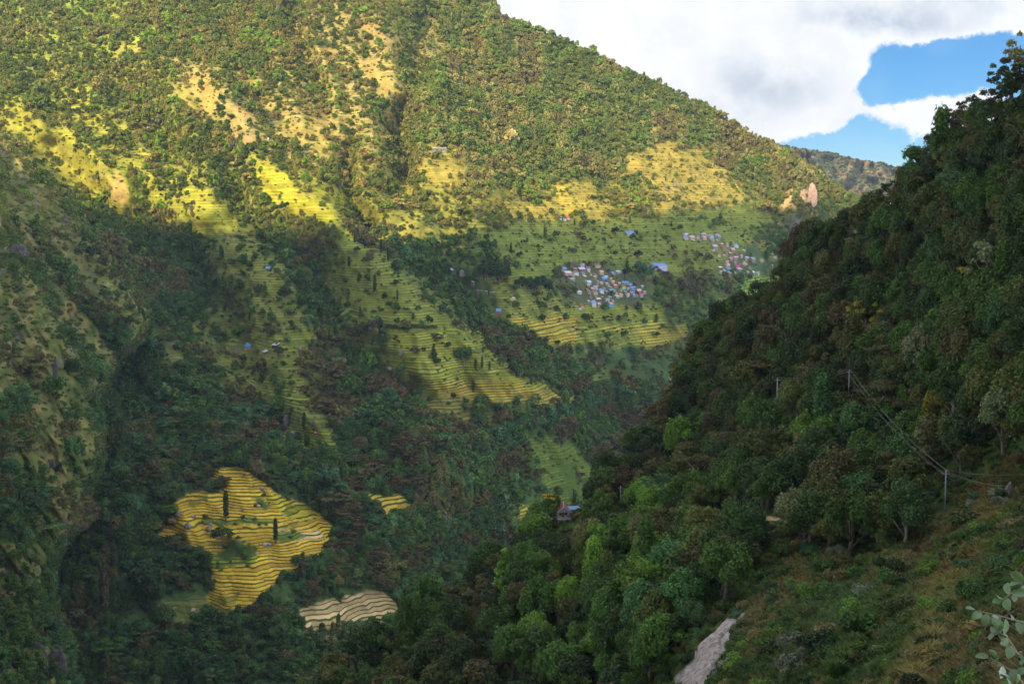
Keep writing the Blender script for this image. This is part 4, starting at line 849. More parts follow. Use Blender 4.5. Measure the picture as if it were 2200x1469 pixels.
def house(px0, py0, px1, py1, roof, wallc, label, group, style='gable', storeys=1, nwin=None, door='maroon', where=on_main, rf=.42, name='village_house', rot=None):
    """px0..px1 wide, roof top at py0, ground at py1"""
    p = where((px0 + px1) / 2, py1); k = p[1] / F; W = (px1 - px0) * k; Ht = (py1 - py0) * k; D = max(3.4, min(W * .6, 7)); BIG = 1.0 if where is not on_main else 1.12; W *= BIG; Ht *= BIG * 1.08
    r = bpy.data.objects.new(name, None); COL.objects.link(r); r.location = p; r.empty_display_size = 1
    if rot is None and where is on_main:
        cx_ = (px0 + px1) / 2; A_ = where(cx_ + 12, py1) - where(cx_ - 12, py1); B_ = where(cx_, py1 - 10) - where(cx_, py1 + 10); nr_ = np.cross(A_, B_); nr_ = nr_ if nr_[2] > 0 else -nr_; rot = max(-.85, min(.85, math.atan2(nr_[0], -nr_[1]))) + random.uniform(-.08, .08); r.location = p + np.array((0, 0, .5))
    r.rotation_euler = (0, 0, rot if rot is not None else math.atan2(-p[0], p[1]) * 1 + random.uniform(-.12, .12)); tag(r, label, 'house', group)
    wh = Ht * (1 - rf); rh = Ht * rf; ov = .28
    Wb = W - 2 * ov
    wl = MB().box(-Wb / 2, Wb / 2, 0, D, -3.2, wh).build('wall', cm(wallc, 'plaster'), r)
    m = MB(); th = .14
    if style == 'shed':
        m.add([(-W / 2, -.5, wh - .02), (W / 2, -.5, wh - .02), (W / 2, D + .2, wh + rh), (-W / 2, D + .2, wh + rh), (-W / 2, -.5, wh + th), (W / 2, -.5, wh + th), (W / 2, D + .2, wh + rh + th), (-W / 2, D + .2, wh + rh + th)],
              [(0, 3, 2, 1), (4, 5, 6, 7), (0, 1, 5, 4), (1, 2, 6, 5), (2, 3, 7, 6), (3, 0, 4, 7)])
        MB().add([(-Wb / 2, D - .12, wh), (Wb / 2, D - .12, wh), (Wb / 2, D, wh + rh - .1), (-Wb / 2, D, wh + rh - .1), (-Wb / 2, D - .01, wh), (Wb / 2, D - .01, wh)], [(0, 1, 2, 3), (5, 4, 3, 2)]).build('gable_wall', cm(wallc, 'plaster'), r)
    elif style == 'flat':
        m.box(-W / 2, W / 2, -.35, D + .2, wh + .003, wh + .22)
        for a, b, c, d in [(-W / 2 + .05, W / 2 - .05, -.3, -.15), (-W / 2 + .05, -W / 2 + .2, -.15, D + .1), (W / 2 - .2, W / 2 - .05, -.15, D + .1)]: m.box(a, b, c, d, wh + .22, wh + .22 + rh * .5)
    else:
        e = -.45; yb = D + .4; ym = D / 2
        for (ya, yc) in ((e, ym), (yb, ym)):
            m.add([(-W / 2, ya, wh), (W / 2, ya, wh), (W / 2, yc, wh + rh), (-W / 2, yc, wh + rh), (-W / 2, ya, wh + th), (W / 2, ya, wh + th), (W / 2, yc, wh + rh + th), (-W / 2, yc, wh + rh + th)],
                  [(0, 3, 2, 1), (4, 5, 6, 7), (0, 1, 5, 4), (1, 2, 6, 5), (2, 3, 7, 6), (3, 0, 4, 7)])
        g = MB()
        for x in (-Wb / 2, Wb / 2 - .12): g.add([(x, .15, wh), (x, D - .15, wh), (x, ym, wh + rh * .86), (x + .12, .15, wh), (x + .12, D - .15, wh), (x + .12, ym, wh + rh * .86)], [(0, 2, 1), (3, 4, 5), (0, 1, 4, 3), (1, 2, 5, 4), (2, 0, 3, 5)])
        g.build('gable_wall', cm(wallc, 'plaster'), r)
    m.build('roof', cm(roof, 'sheet'), r)
    if storeys > 1: MB().box(-Wb / 2 - .1, Wb / 2 + .1, -.55, .0, wh * .5 - .08, wh * .5 + .06).build('balcony', cm('beige', 'plaster'), r)
    windows(wl, Wb, wh, 0, nwin or max(2, int(Wb / 2.1)), door, None, 0, storeys)
    return r
def zoomed(lst, ox, oy, k, group, tail):
    for it in lst:
        x0, y0, x1, y1, rf, wl, lab = it[:7]; st = it[7] if len(it) > 7 else 'gable'; stor = it[8] if len(it) > 8 else (2 if (y1 - y0) > .62 * (x1 - x0) else 1); dr = it[9] if len(it) > 9 else 'maroon'
        house(ox + x0 / k, oy + y0 / k, ox + x1 / k, oy + y1 / k, rf, wl, lab + tail, group, st, stor, door=dr)
V1 = [(215, 320, 355, 384, 'bright', 'stone', 'bright blue gable roof, leftmost house'), (285, 395, 450, 452, 'white', 'pink', 'long low pink house under a white roof near the left edge'),
 (445, 325, 550, 380, 'brick', 'brown', 'brick brown house between the lilac roof and the bright blue one'), (462, 388, 575, 452, 'brown', 'white', 'brown roofed white house with a pale cyan door', 'gable', 1, 'cyan'),
 (575, 232, 690, 300, 'grey', 'silver', 'grey house with blue-white front just below the tallest brown one', 'flat', 2), (655, 180, 735, 275, 'brown', 'brick', 'tall narrow brown house topmost', 'flat', 2),
 (555, 325, 702, 395, 'lilac', 'brown', 'wide pale lilac roofed house in the upper rows'), (706, 308, 790, 388, 'maroon', 'white', 'maroon roofed house with blue upper floor and white ground floor', 'gable', 2, 'blue'),
 (860, 258, 995, 318, 'brown', 'beige', 'low brown roofed house standing alone at the upper right'), (950, 380, 1050, 445, 'salmon', 'pink', 'pink house with stacked salmon roof', 'gable', 2),
 (1170, 402, 1262, 440, 'bright', 'grey', 'small vivid blue roofed hut beside the long white shed', 'shed'), (1265, 378, 1388, 420, 'white', 'silver', 'long white shed at the upper right below the dark tree', 'shed'),
 (385, 518, 512, 556, 'silver', 'grey', 'low silver roofed shed among the dark trees at left', 'shed'), (825, 475, 920, 525, 'salmon', 'stone', 'salmon roofed house left of the big blue one'),
 (990, 502, 1125, 560, 'slate', 'bright', 'large slate blue roofed house in the middle'), (1035, 476, 1130, 512, 'white', 'bright', 'white roofed blue house rising behind the slate blue roof'),
 (1127, 498, 1202, 556, 'orange', 'salmon', 'orange pink house right of the big blue one', 'flat', 2), (705, 572, 822, 630, 'white', 'cyan', 'shiny white roofed house with cyan tinted front'),
 (705, 640, 785, 695, 'orange', 'brown', 'orange roofed small house below the shiny white roof'), (820, 655, 935, 722, 'silver', 'silver', 'pale grey house with dark windows in the centre', 'flat', 2),
 (1165, 565, 1257, 608, 'pink', 'beige', 'small pinkish gabled house in the middle right'), (1385, 585, 1508, 645, 'blue', 'grey', 'blue roofed grey house in the right part'),
 (1510, 615, 1587, 642, 'slate', 'white', 'tiny pale blue shed right of the blue roofed grey house', 'shed'), (1208, 640, 1306, 695, 'salmon', 'brick', 'salmon banded brick house left of the green doors'),
 (1370, 672, 1464, 724, 'orange', 'mint', 'white house with mint green doors', 'flat', 1, 'mint'), (1535, 680, 1630, 730, 'bright', 'bright', 'vivid blue walled house at the right end of its row'),
 (1466, 675, 1535, 724, 'brick', 'pink', 'pink house squeezed between mint green and vivid blue ones', 'flat'), (935, 730, 1060, 795, 'slate', 'white', 'blue sheeted roof over a white walled house low in the centre'),
 (514, 758, 638, 812, 'white', 'silver', 'white roofed house at the left below dark trees', 'shed'), (708, 755, 812, 820, 'brown', 'stone', 'dark brown roofed stone house, left of a matching one'),
 (820, 760, 937, 822, 'brown', 'beige', 'dark brown roofed beige house right of a stone one'), (1135, 725, 1272, 790, 'slate', 'grey', 'grey-blue roofed house below a red wall band', 'shed'),
 (1655, 735, 1760, 805, 'pink', 'brick', 'domed pink roofed brick house near the right edge'), (1762, 755, 1842, 812, 'grey', 'grey', 'plain grey house at the right edge', 'flat'),
 (1248, 846, 1352, 888, 'white', 'grey', 'flat white roofed shed low at right', 'shed'), (1320, 815, 1406, 860, 'salmon', 'beige', 'salmon roofed house behind the flat white shed'),
 (1455, 795, 1537, 860, 'pink', 'white', 'pink and white two-storey house low at right', 'flat', 2), (1580, 820, 1632, 865, 'slate', 'slate', 'tiny slate blue hut low at right'),
 (1713, 818, 1782, 870, 'red', 'cyan', 'red roofed turquoise hut at the lower right'), (873, 898, 1006, 945, 'cream', 'maroon', 'pale cream roofed house in the second lowest row'),
 (1050, 886, 1162, 964, 'grey', 'silver', 'grey two-storey frame house right of the cream roof', 'flat', 2), (800, 955, 905, 1055, 'slate', 'white', 'tall pale house with slate roof in the lowest row', 'gable', 2),
 (908, 990, 996, 1056, 'silver', 'beige', 'beige house touching the tall pale one', 'gable', 2), (1045, 988, 1252, 1055, 'salmon', 'bright', 'wide bright blue walled house under a salmon roof, lowest row'),
 (578, 1035, 672, 1090, 'red', 'salmon', 'red framed open fronted house at the bottom left', 'flat'), (545, 1085, 627, 1116, 'lilac', 'lilac', 'small lilac shed below the red framed house', 'shed'), (1740, 650, 1796, 692, 'white', 'silver', 'small white hut beside the right hand wood', 'shed')]
zoomed(V1, 1180, 540, 8.8, 'houses of the central hillside village', ' of the central village')
V2 = [(308, 172, 392, 235, 'white', 'lilac', 'lilac house with white striped roof, leftmost', 'flat', 2), (305, 240, 396, 282, 'grey', 'lilac', 'grey roofed lilac house in front of the striped one'),
 (405, 225, 512, 278, 'pink', 'beige', 'pink roofed long house in the top row'), (514, 214, 584, 276, 'slate', 'pink', 'blue shaded narrow house in the top row', 'flat', 2), (585, 170, 692, 222, 'white', 'slate', 'white flat roofed house standing tallest in the top row', 'flat', 2),
 (616, 228, 711, 282, 'salmon', 'pink', 'pink walled house in front of the tallest white roof'), (725, 207, 836, 262, 'slate', 'lilac', 'blue and lilac house left of the maroon roofed one'), (830, 163, 918, 222, 'maroon', 'white', 'maroon and white house at the right of the top row', 'flat', 2),
 (868, 210, 946, 270, 'silver', 'blue', 'blue walled house at the right end of the top row', 'flat', 2), (668, 205, 726, 236, 'orange', 'brick', 'orange hut between two top row houses'),
 (785, 378, 911, 446, 'silver', 'stone', 'silver grey roofed house in the second row', 'gable', 1), (800, 450, 836, 494, 'white', 'white', 'very small white hut below the silver roof', 'flat'), (912, 338, 992, 408, 'pink', 'brick', 'tall pink brick house in the second row', 'flat', 2),
 (945, 430, 1062, 478, 'brown', 'stone', 'brown stone house below the tall pink one'), (1015, 340, 1086, 404, 'stone', 'beige', 'beige house behind the second row'), (1140, 362, 1254, 412, 'bright', 'white', 'bright blue roofed white house standing apart at right'),
 (1094, 432, 1206, 500, 'salmon', 'stone', 'pink-brown stepped house below the bright blue roof'), (1285, 450, 1372, 480, 'white', 'grey', 'flat white shed at the right of the third row', 'shed'), (958, 540, 1032, 582, 'orange', 'stone', 'orange roofed house in the fourth row'),
 (1124, 560, 1256, 638, 'lilac', 'brick', 'wide two-storey house with lilac and orange bands', 'flat', 2), (1256, 540, 1322, 590, 'orange', 'beige', 'orange beige house above the wide banded one'), (1354, 575, 1432, 612, 'white', 'brown', 'white sheeted brown shed right of a dark tree', 'shed'),
 (1435, 590, 1542, 658, 'grey', 'stone', 'ruined looking grey stone house at the right'), (998, 635, 1082, 676, 'pink', 'pink', 'pink red house above the stacked cream ones', 'flat'), (1014, 690, 1108, 742, 'cream', 'pink', 'cream and pink house in the middle of the lower stack', 'flat', 2),
 (1018, 762, 1138, 806, 'blue', 'blue', 'wide blue fronted house of the lower stack'), (878, 740, 988, 782, 'cream', 'brown', 'cream pyramid roofed house at the lower left'), (908, 812, 1000, 860, 'grey', 'cream', 'grey roofed cream house at the very bottom left'),
 (1184, 712, 1270, 756, 'magenta', 'magenta', 'magenta walled house', 'flat'), (1206, 762, 1322, 808, 'white', 'stone', 'white awning house below the magenta one', 'shed'), (1374, 818, 1420, 866, 'salmon', 'pink', 'tiny pink hut on the bottom terrace'),
 (1464, 820, 1517, 868, 'white', 'slate', 'small white and blue house on the bottom terrace'), (1516, 818, 1602, 862, 'grey', 'silver', 'long grey house on the bottom terrace', 'shed'), (1845, 756, 1952, 802, 'red', 'white', 'red roofed white school house at the right edge'),
 (1978, 764, 2054, 796, 'magenta', 'pink', 'low magenta building at the far right edge'), (1814, 578, 1887, 606, 'white', 'stone', 'lone white roofed hut on the far right field', 'shed'), (1764, 698, 1832, 745, 'pink', 'stone', 'pinkish stone hut above the red roofed school')]
zoomed(V2, 1430, 480, 7.857, 'houses of the upper right village', ' of the upper right village')
V3 = [(335, 228, 492, 305, 'silver', 'stone', 'silver roofed farmhouse highest in the small hamlet left of the village'), (88, 200, 152, 300, 'lilac', 'stone', 'small lilac roofed hut at the left end of the small hamlet'), (583, 480, 692, 532, 'white', 'brown', 'white tin roofed hut in the middle of the small hamlet', 'shed'),
 (668, 668, 802, 745, 'slate', 'brown', 'blue and white roofed house in the small hamlet'), (845, 684, 922, 735, 'pink', 'stone', 'pinkish hut right of the blue and white roof in the small hamlet'), (945, 700, 1080, 792, 'lilac', 'stone', 'tilted pale sheds at the right of the small hamlet', 'shed'),
 (1108, 1118, 1212, 1232, 'blue', 'brick', 'blue roofed hut lowest in the small hamlet'), (1410, 840, 1575, 900, 'cream', 'beige', 'low cream roofed shed on the open terrace right of the hamlet', 'shed')]
FILL1 = [(x, y) for x, y in [(330, 470), (400, 465), (610, 410), (640, 470), (760, 420), (850, 440), (900, 560), (960, 590), (1060, 600), (1100, 640), (980, 640), (890, 620), (780, 700), (660, 540), (1010, 700), (1060, 760), (1150, 680), (1300, 600), (1330, 720), (1420, 760), (1540, 770), (1620, 820), (980, 860), (1120, 860), (860, 860), (760, 860), (1180, 930), (720, 940), (690, 720), (1240, 780), (1360, 650), (1600, 650)]]
FILL2 = [(450, 290), (560, 290), (760, 285), (860, 290), (990, 420), (1060, 500), (1180, 520), (1000, 500), (1080, 590), (1150, 660), (1300, 640), (1240, 690), (1060, 830), (1150, 830), (960, 790), (1290, 830), (1330, 600), (870, 520)]
for (fl, ox, oy, kz, nm) in ((FILL1, 1180, 540, 8.8, 'central'), (FILL2, 1430, 480, 7.857, 'upper right')):
    for i_, (x, y) in enumerate(fl):
        w_ = random.uniform(48, 80); rc = random.choice(['brown', 'brown', 'grey', 'stone', 'salmon', 'silver']); house(ox + x / kz, oy + y / kz, ox + (x + w_) / kz, oy + (y + w_ * .62) / kz, rc, random.choice(['stone', 'brown', 'beige']), f'small plain shed or hut packed between the houses of the {nm} village', f'small sheds of the {nm} village', random.choice(['gable', 'shed']), 1, 1, None, name='village_shed')
zoomed(V3, 960, 560, 10.49, 'houses of the small hamlet', '')
house(1402, 569, 1438, 581, 'blue', 'lilac', 'long low school building with a blue roof between the two villages', None, 'shed', 1, 8, rf=.35)
house(1342, 499, 1371, 508, 'blue', 'white', 'pale blue roofed house alone on the green terraces above the central village', None)
house(1192, 465, 1210, 472, 'lilac', 'white', 'lilac roofed house at the shadow edge beside a red one', None, 'shed'); house(1210, 467, 1226, 475, 'red', 'white', 'red roofed hut at the shadow edge beside a lilac one', None)
house(930, 318, 958, 325, 'silver', 'stone', 'pale tin roofed sheds high on the sunlit terraces', None, 'shed'); house(787, 695, 812, 704, 'slate', 'stone', 'slate blue shed at the end of the hedge on the central spur', None, 'shed')
house(571, 576, 580, 583, 'blue', 'stone', 'tiny blue roofed field hut on the left terraces', None); house(519, 740, 543, 752, 'bright', 'silver', 'blue roofed farmhouse beside the heap of stones on the left terraces', None, rf=.5)
house(581, 740, 597, 748, 'white', 'dark', 'white roofed shed right of the blue roofed farmhouse', None, 'shed'); house(561, 755, 573, 762, 'lilac', 'brown', 'small pale shed below the blue roofed farmhouse', None, 'shed')

# the red-roofed house on the near spur, gable end to the camera, with a lean-to
hp = on_right(1224, 1112); k = hp[1] / F; r = bpy.data.objects.new('roadside_house', None); COL.objects.link(r); r.location = hp; r.rotation_euler = (0, 0, .25)
tag(r, 'white house with a rusty red roof on the near spur beside the yellow-flowering tree', 'house')
u = k  # metres per source pixel
pl = cm('white', 'plaster'); rfm = C('rusty_sheet', (.24, .085, .07), .6, .3)
wl = MB().box(-29 * u, -1 * u, 0, 5.6, -1, 15 * u).build('wall', pl, r)
g = MB(); xa, xm, xb, z1, z2 = -29 * u, -15 * u, -1 * u, 15 * u, 24 * u
g.add([(xa, 0, z1 + .003), (xb, 0, z1 + .003), (xm, 0, z2), (xa, .2, z1 + .003), (xb, .2, z1 + .003), (xm, .2, z2)], [(0, 1, 2), (5, 4, 3), (0, 3, 4, 1), (1, 4, 5, 2), (2, 5, 3, 0)]); g.build('gable_wall', pl, r)
rf_ = MB(); ro = -0.7; yb = 6.4; tz = 33 * u
for s0, s1 in (((xa - 2.5 * u, z1 - 1.2 * u), (xm, z2 + 1)), ((xb + 3 * u, z1 - 1.6 * u), (xm, z2 + 1))):
    V = [(s0[0], ro, s0[1]), (s1[0], ro, z2 + .1), (s1[0] + 6 * u, 3.0, tz), (s0[0] + (3 if s0[0] < xm else 4) * u, yb, s0[1] + 2 * u)]; V = V + [(a, b, c + .13) for a, b, c in V]
    rf_.add(V, [(0, 3, 2, 1), (4, 5, 6, 7), (0, 1, 5, 4), (1, 2, 6, 5), (2, 3, 7, 6), (3, 0, 4, 7)])
rf_.add([(xm + 6 * u, 3.0, tz + .02), (xa, yb, z1), (xb + 6 * u, yb, z1)], [(0, 1, 2)])
rfo = rf_.build('roof', rfm, r)
MB().tube([(xa - 2.5 * u, ro - .08, z1 - 1 * u), (xm, ro - .08, z2 + .15), (xb + 3 * u, ro - .08, z1 - 1.4 * u)], .16, 5).build('bargeboard', cm('white', 'paint'), rfo)
MB().tube([(xm, ro, z2 + .2), (xm + 6 * u, 3.0, tz + .1)], .13, 5).build('ridge_cap', cm('silver', 'sheet'), rfo)
MB().box(xm - .5, xm + .4, -.08, .02, .1, 2.0).build('door', cm('brown', 'paint'), wl)
for x in (xa + .8, xb - 1.6): f_ = MB().box(x, x + .9, -.06, .02, 1.05, 1.9).build('window', cm('dark', 'glass'), wl); MB().box(x - .1, x + 1.0, -.1, .0, .95, 1.04).build('sill', cm('white', 'paint'), f_)
an = MB().box(-.6 * u, 26 * u, .9, 4.2, -1, 17 * u).build('lean_to', cm('lilac', 'plaster'), r)
MB().add([(-2 * u, .3, 17 * u), (28 * u, .3, 17 * u), (28 * u, 4.6, 19 * u), (-2 * u, 4.6, 19 * u), (-2 * u, .3, 17 * u + .1), (28 * u, .3, 17 * u + .1), (28 * u, 4.6, 19 * u + .1), (-2 * u, 4.6, 19 * u + .1)], [(0, 3, 2, 1), (4, 5, 6, 7), (0, 1, 5, 4), (1, 2, 6, 5), (2, 3, 7, 6), (3, 0, 4, 7)]).build('lean_to_roof', cm('slate', 'sheet'), r)
MB().box(17 * u, 21.5 * u, .82, .92, 3 * u, 15.5 * u).build('door', cm('blue', 'paint'), an)
MB().box(-31 * u, 26 * u, -2.1, -.003, -2.2, .05).build('terrace', C('pale_concrete', (.40, .30, .26)), r)
def cloth(name, col, x0, x1, z0, z1, y, label, cat='washing'):
    m = MB(); n = 9; V = []
    for i in range(n + 1):
        x = x0 + (x1 - x0) * i / n; yy = y + .12 * math.sin(i * 1.7); V += [(x, yy, z1), (x, yy + .05 * math.cos(i * 2.3), z0), (x, yy + .02, z1), (x, yy + .02 + .05 * math.cos(i * 2.3), z0)]
    Fq = []
    for i in range(n): a = 4 * i; b = a + 4; Fq += [(a, b, b + 1, a + 1), (a + 3, b + 3, b + 2, a + 2), (a, a + 2, b + 2, b), (a + 1, b + 1, b + 3, a + 3)]
    o = m.add(V, Fq).build(name, C(name + '_' + label.split()[0], col, .8, .1)); o.location = hp; o.rotation_euler = r.rotation_euler; tag(o, label, cat, 'washing hung out at the red-roofed house'); return o
cloth('hanging_cloth', (.06, .36, .28), 1 * u, 7.5 * u, 14 * u, 19 * u, -.6, 'teal green sheet hung at the corner of the red-roofed house')
cloth('hanging_cloth', (.06, .16, .60), 8 * u, 14 * u, 13 * u, 18.6 * u, -.65, 'royal blue sheet hung between the green sheet and the blue door')
cloth('hanging_cloth', (.62, .26, .52), 22.5 * u, 28 * u, 10.5 * u, 18.5 * u, -.5, 'pink sheet hung at the right end of the red-roofed house')
cloth('hanging_cloth', (.30, .34, .75), 14 * u, 18.5 * u, 7.5 * u, 10.5 * u, -.7, 'pale blue cloth drying low on the lean-to of the red-roofed house')
cloth('hanging_cloth', (.55, .05, .09), 0 * u, 4 * u, 8 * u, 12.5 * u, -.5, 'red cloth hanging on the wall between gable and lean-to')
cloth('hanging_cloth', (.50, .06, .10), -24 * u, -18.5 * u, 9.5 * u, 12 * u, -.4, 'red cloth hanging under the left eave of the red-roofed house')
fm = MB()
for i in range(11): x = -26 * u + i * 2.3 * u; fm.box(x, x + .12, -2.0, -1.9, .05, .85)
fm.box(-26 * u, -1.4 * u, -2.04, -2.0, .72, .82); fm.box(-26 * u, -1.4 * u, -2.04, -2.0, .3, .38)
o = fm.build('railing', cm('white', 'paint')); o.location = hp; o.rotation_euler = r.rotation_euler; tag(o, 'white railing on the terrace in front of the red-roofed house', 'railing')

# ------------------------------------------------------------------ poles and wires
M_POLE = C('galvanised_steel', (.34, .35, .40), .5, .1); M_WIRE = C('aluminium_wire', (.24, .23, .18), .5, .1)
def pole(px, py_top, py_base, label, sink=2.0):
    p = on_right(px, py_base); H = (py_base - py_top) * p[1] / F
    e = bpy.data.objects.new('utility_pole', None); COL.objects.link(e); e.location = p; tag(e, label, 'pole', 'utility poles on the near hillside')
    MB().tube([(0, 0, -sink), (0, 0, H)], [.19, .12], 8).build('post', M_POLE, e, True)
    a = MB().box(-.8, .8, -.19, -.11, H - .75, H - .65); a.box(-.35, .35, -.19, -.11, H - .2, H - .12); ca = a.build('crossarm', M_POLE, e)
    for x in (-.72, .72, 0): MB().tube([(x, -.15, H - .64 if x else H), (x, -.15, H - .42 if x else H + .2)], [.05, .03], 6).build('insulator', cm('white', 'paint'), ca)
    return p, H
pA = pole(2030, 1008, 1096, 'tall grey steel pole standing in the open beside the grassy rock face'); pB = pole(1823, 793, 872, 'slender pole high in the wood where the slanting wires end')
pC = pole(1669, 811, 874, 'thin pole in the wood left of the one that carries the slanting wires'); pD = pole(1461, 888, 912, 'short looking pole at the left edge of the wooded hillside'); pE = pole(1333, 1043, 1078, 'pole above the bright green trees right of the red-roofed house')
def wire(p0, p1, sag, label, rad=.02, n=16):
    p0 = np.array(p0, float); p1 = np.array(p1, float); pts = [p0 + (p1 - p0) * t - np.array((0, 0, 4 * sag * t * (1 - t))) for t in np.linspace(0, 1, n)]
    o = MB().tube(pts, rad, 4).build('overhead_wire', M_WIRE); tag(o, label, 'wire', 'wires slung between the poles'); return o
def topof(pp, dx=0, dz=0): return pp[0] + np.array((dx, -.15, pp[1] + dz))
for i, (dx, dz) in enumerate([(0, .2), (-.72, -.42), (.72, -.42), (0, -1.2)]): wire(topof(pB, dx, dz), topof(pA, dx, dz), 1.9 + i * .2, ['highest', 'left', 'right', 'lowest'][i] + ' of the slanting wires between the two right hand poles')
off = P(2420, 1000, 250)
for i, (dx, dz) in enumerate([(0, .2), (-.72, -.42), (.72, -.42)]): wire(topof(pA, dx, dz), off + np.array((dx, 0, dz * 3 + (2 if i == 0 else 0))), 2.5 + i * .4, ['upper', 'middle', 'lower'][i] + ' wire leaving the open pole towards the right edge')
for i, dz in enumerate((.2, -.45)): wire(topof(pC, 0, dz), topof(pB, 0, dz), 1.2, ['upper', 'lower'][i] + ' wire between the two poles high in the wood', .03)
wire(topof(pD, 0, .1), topof(pC, 0, .1), 5, 'single wire from the left edge pole into the wood', .03); 

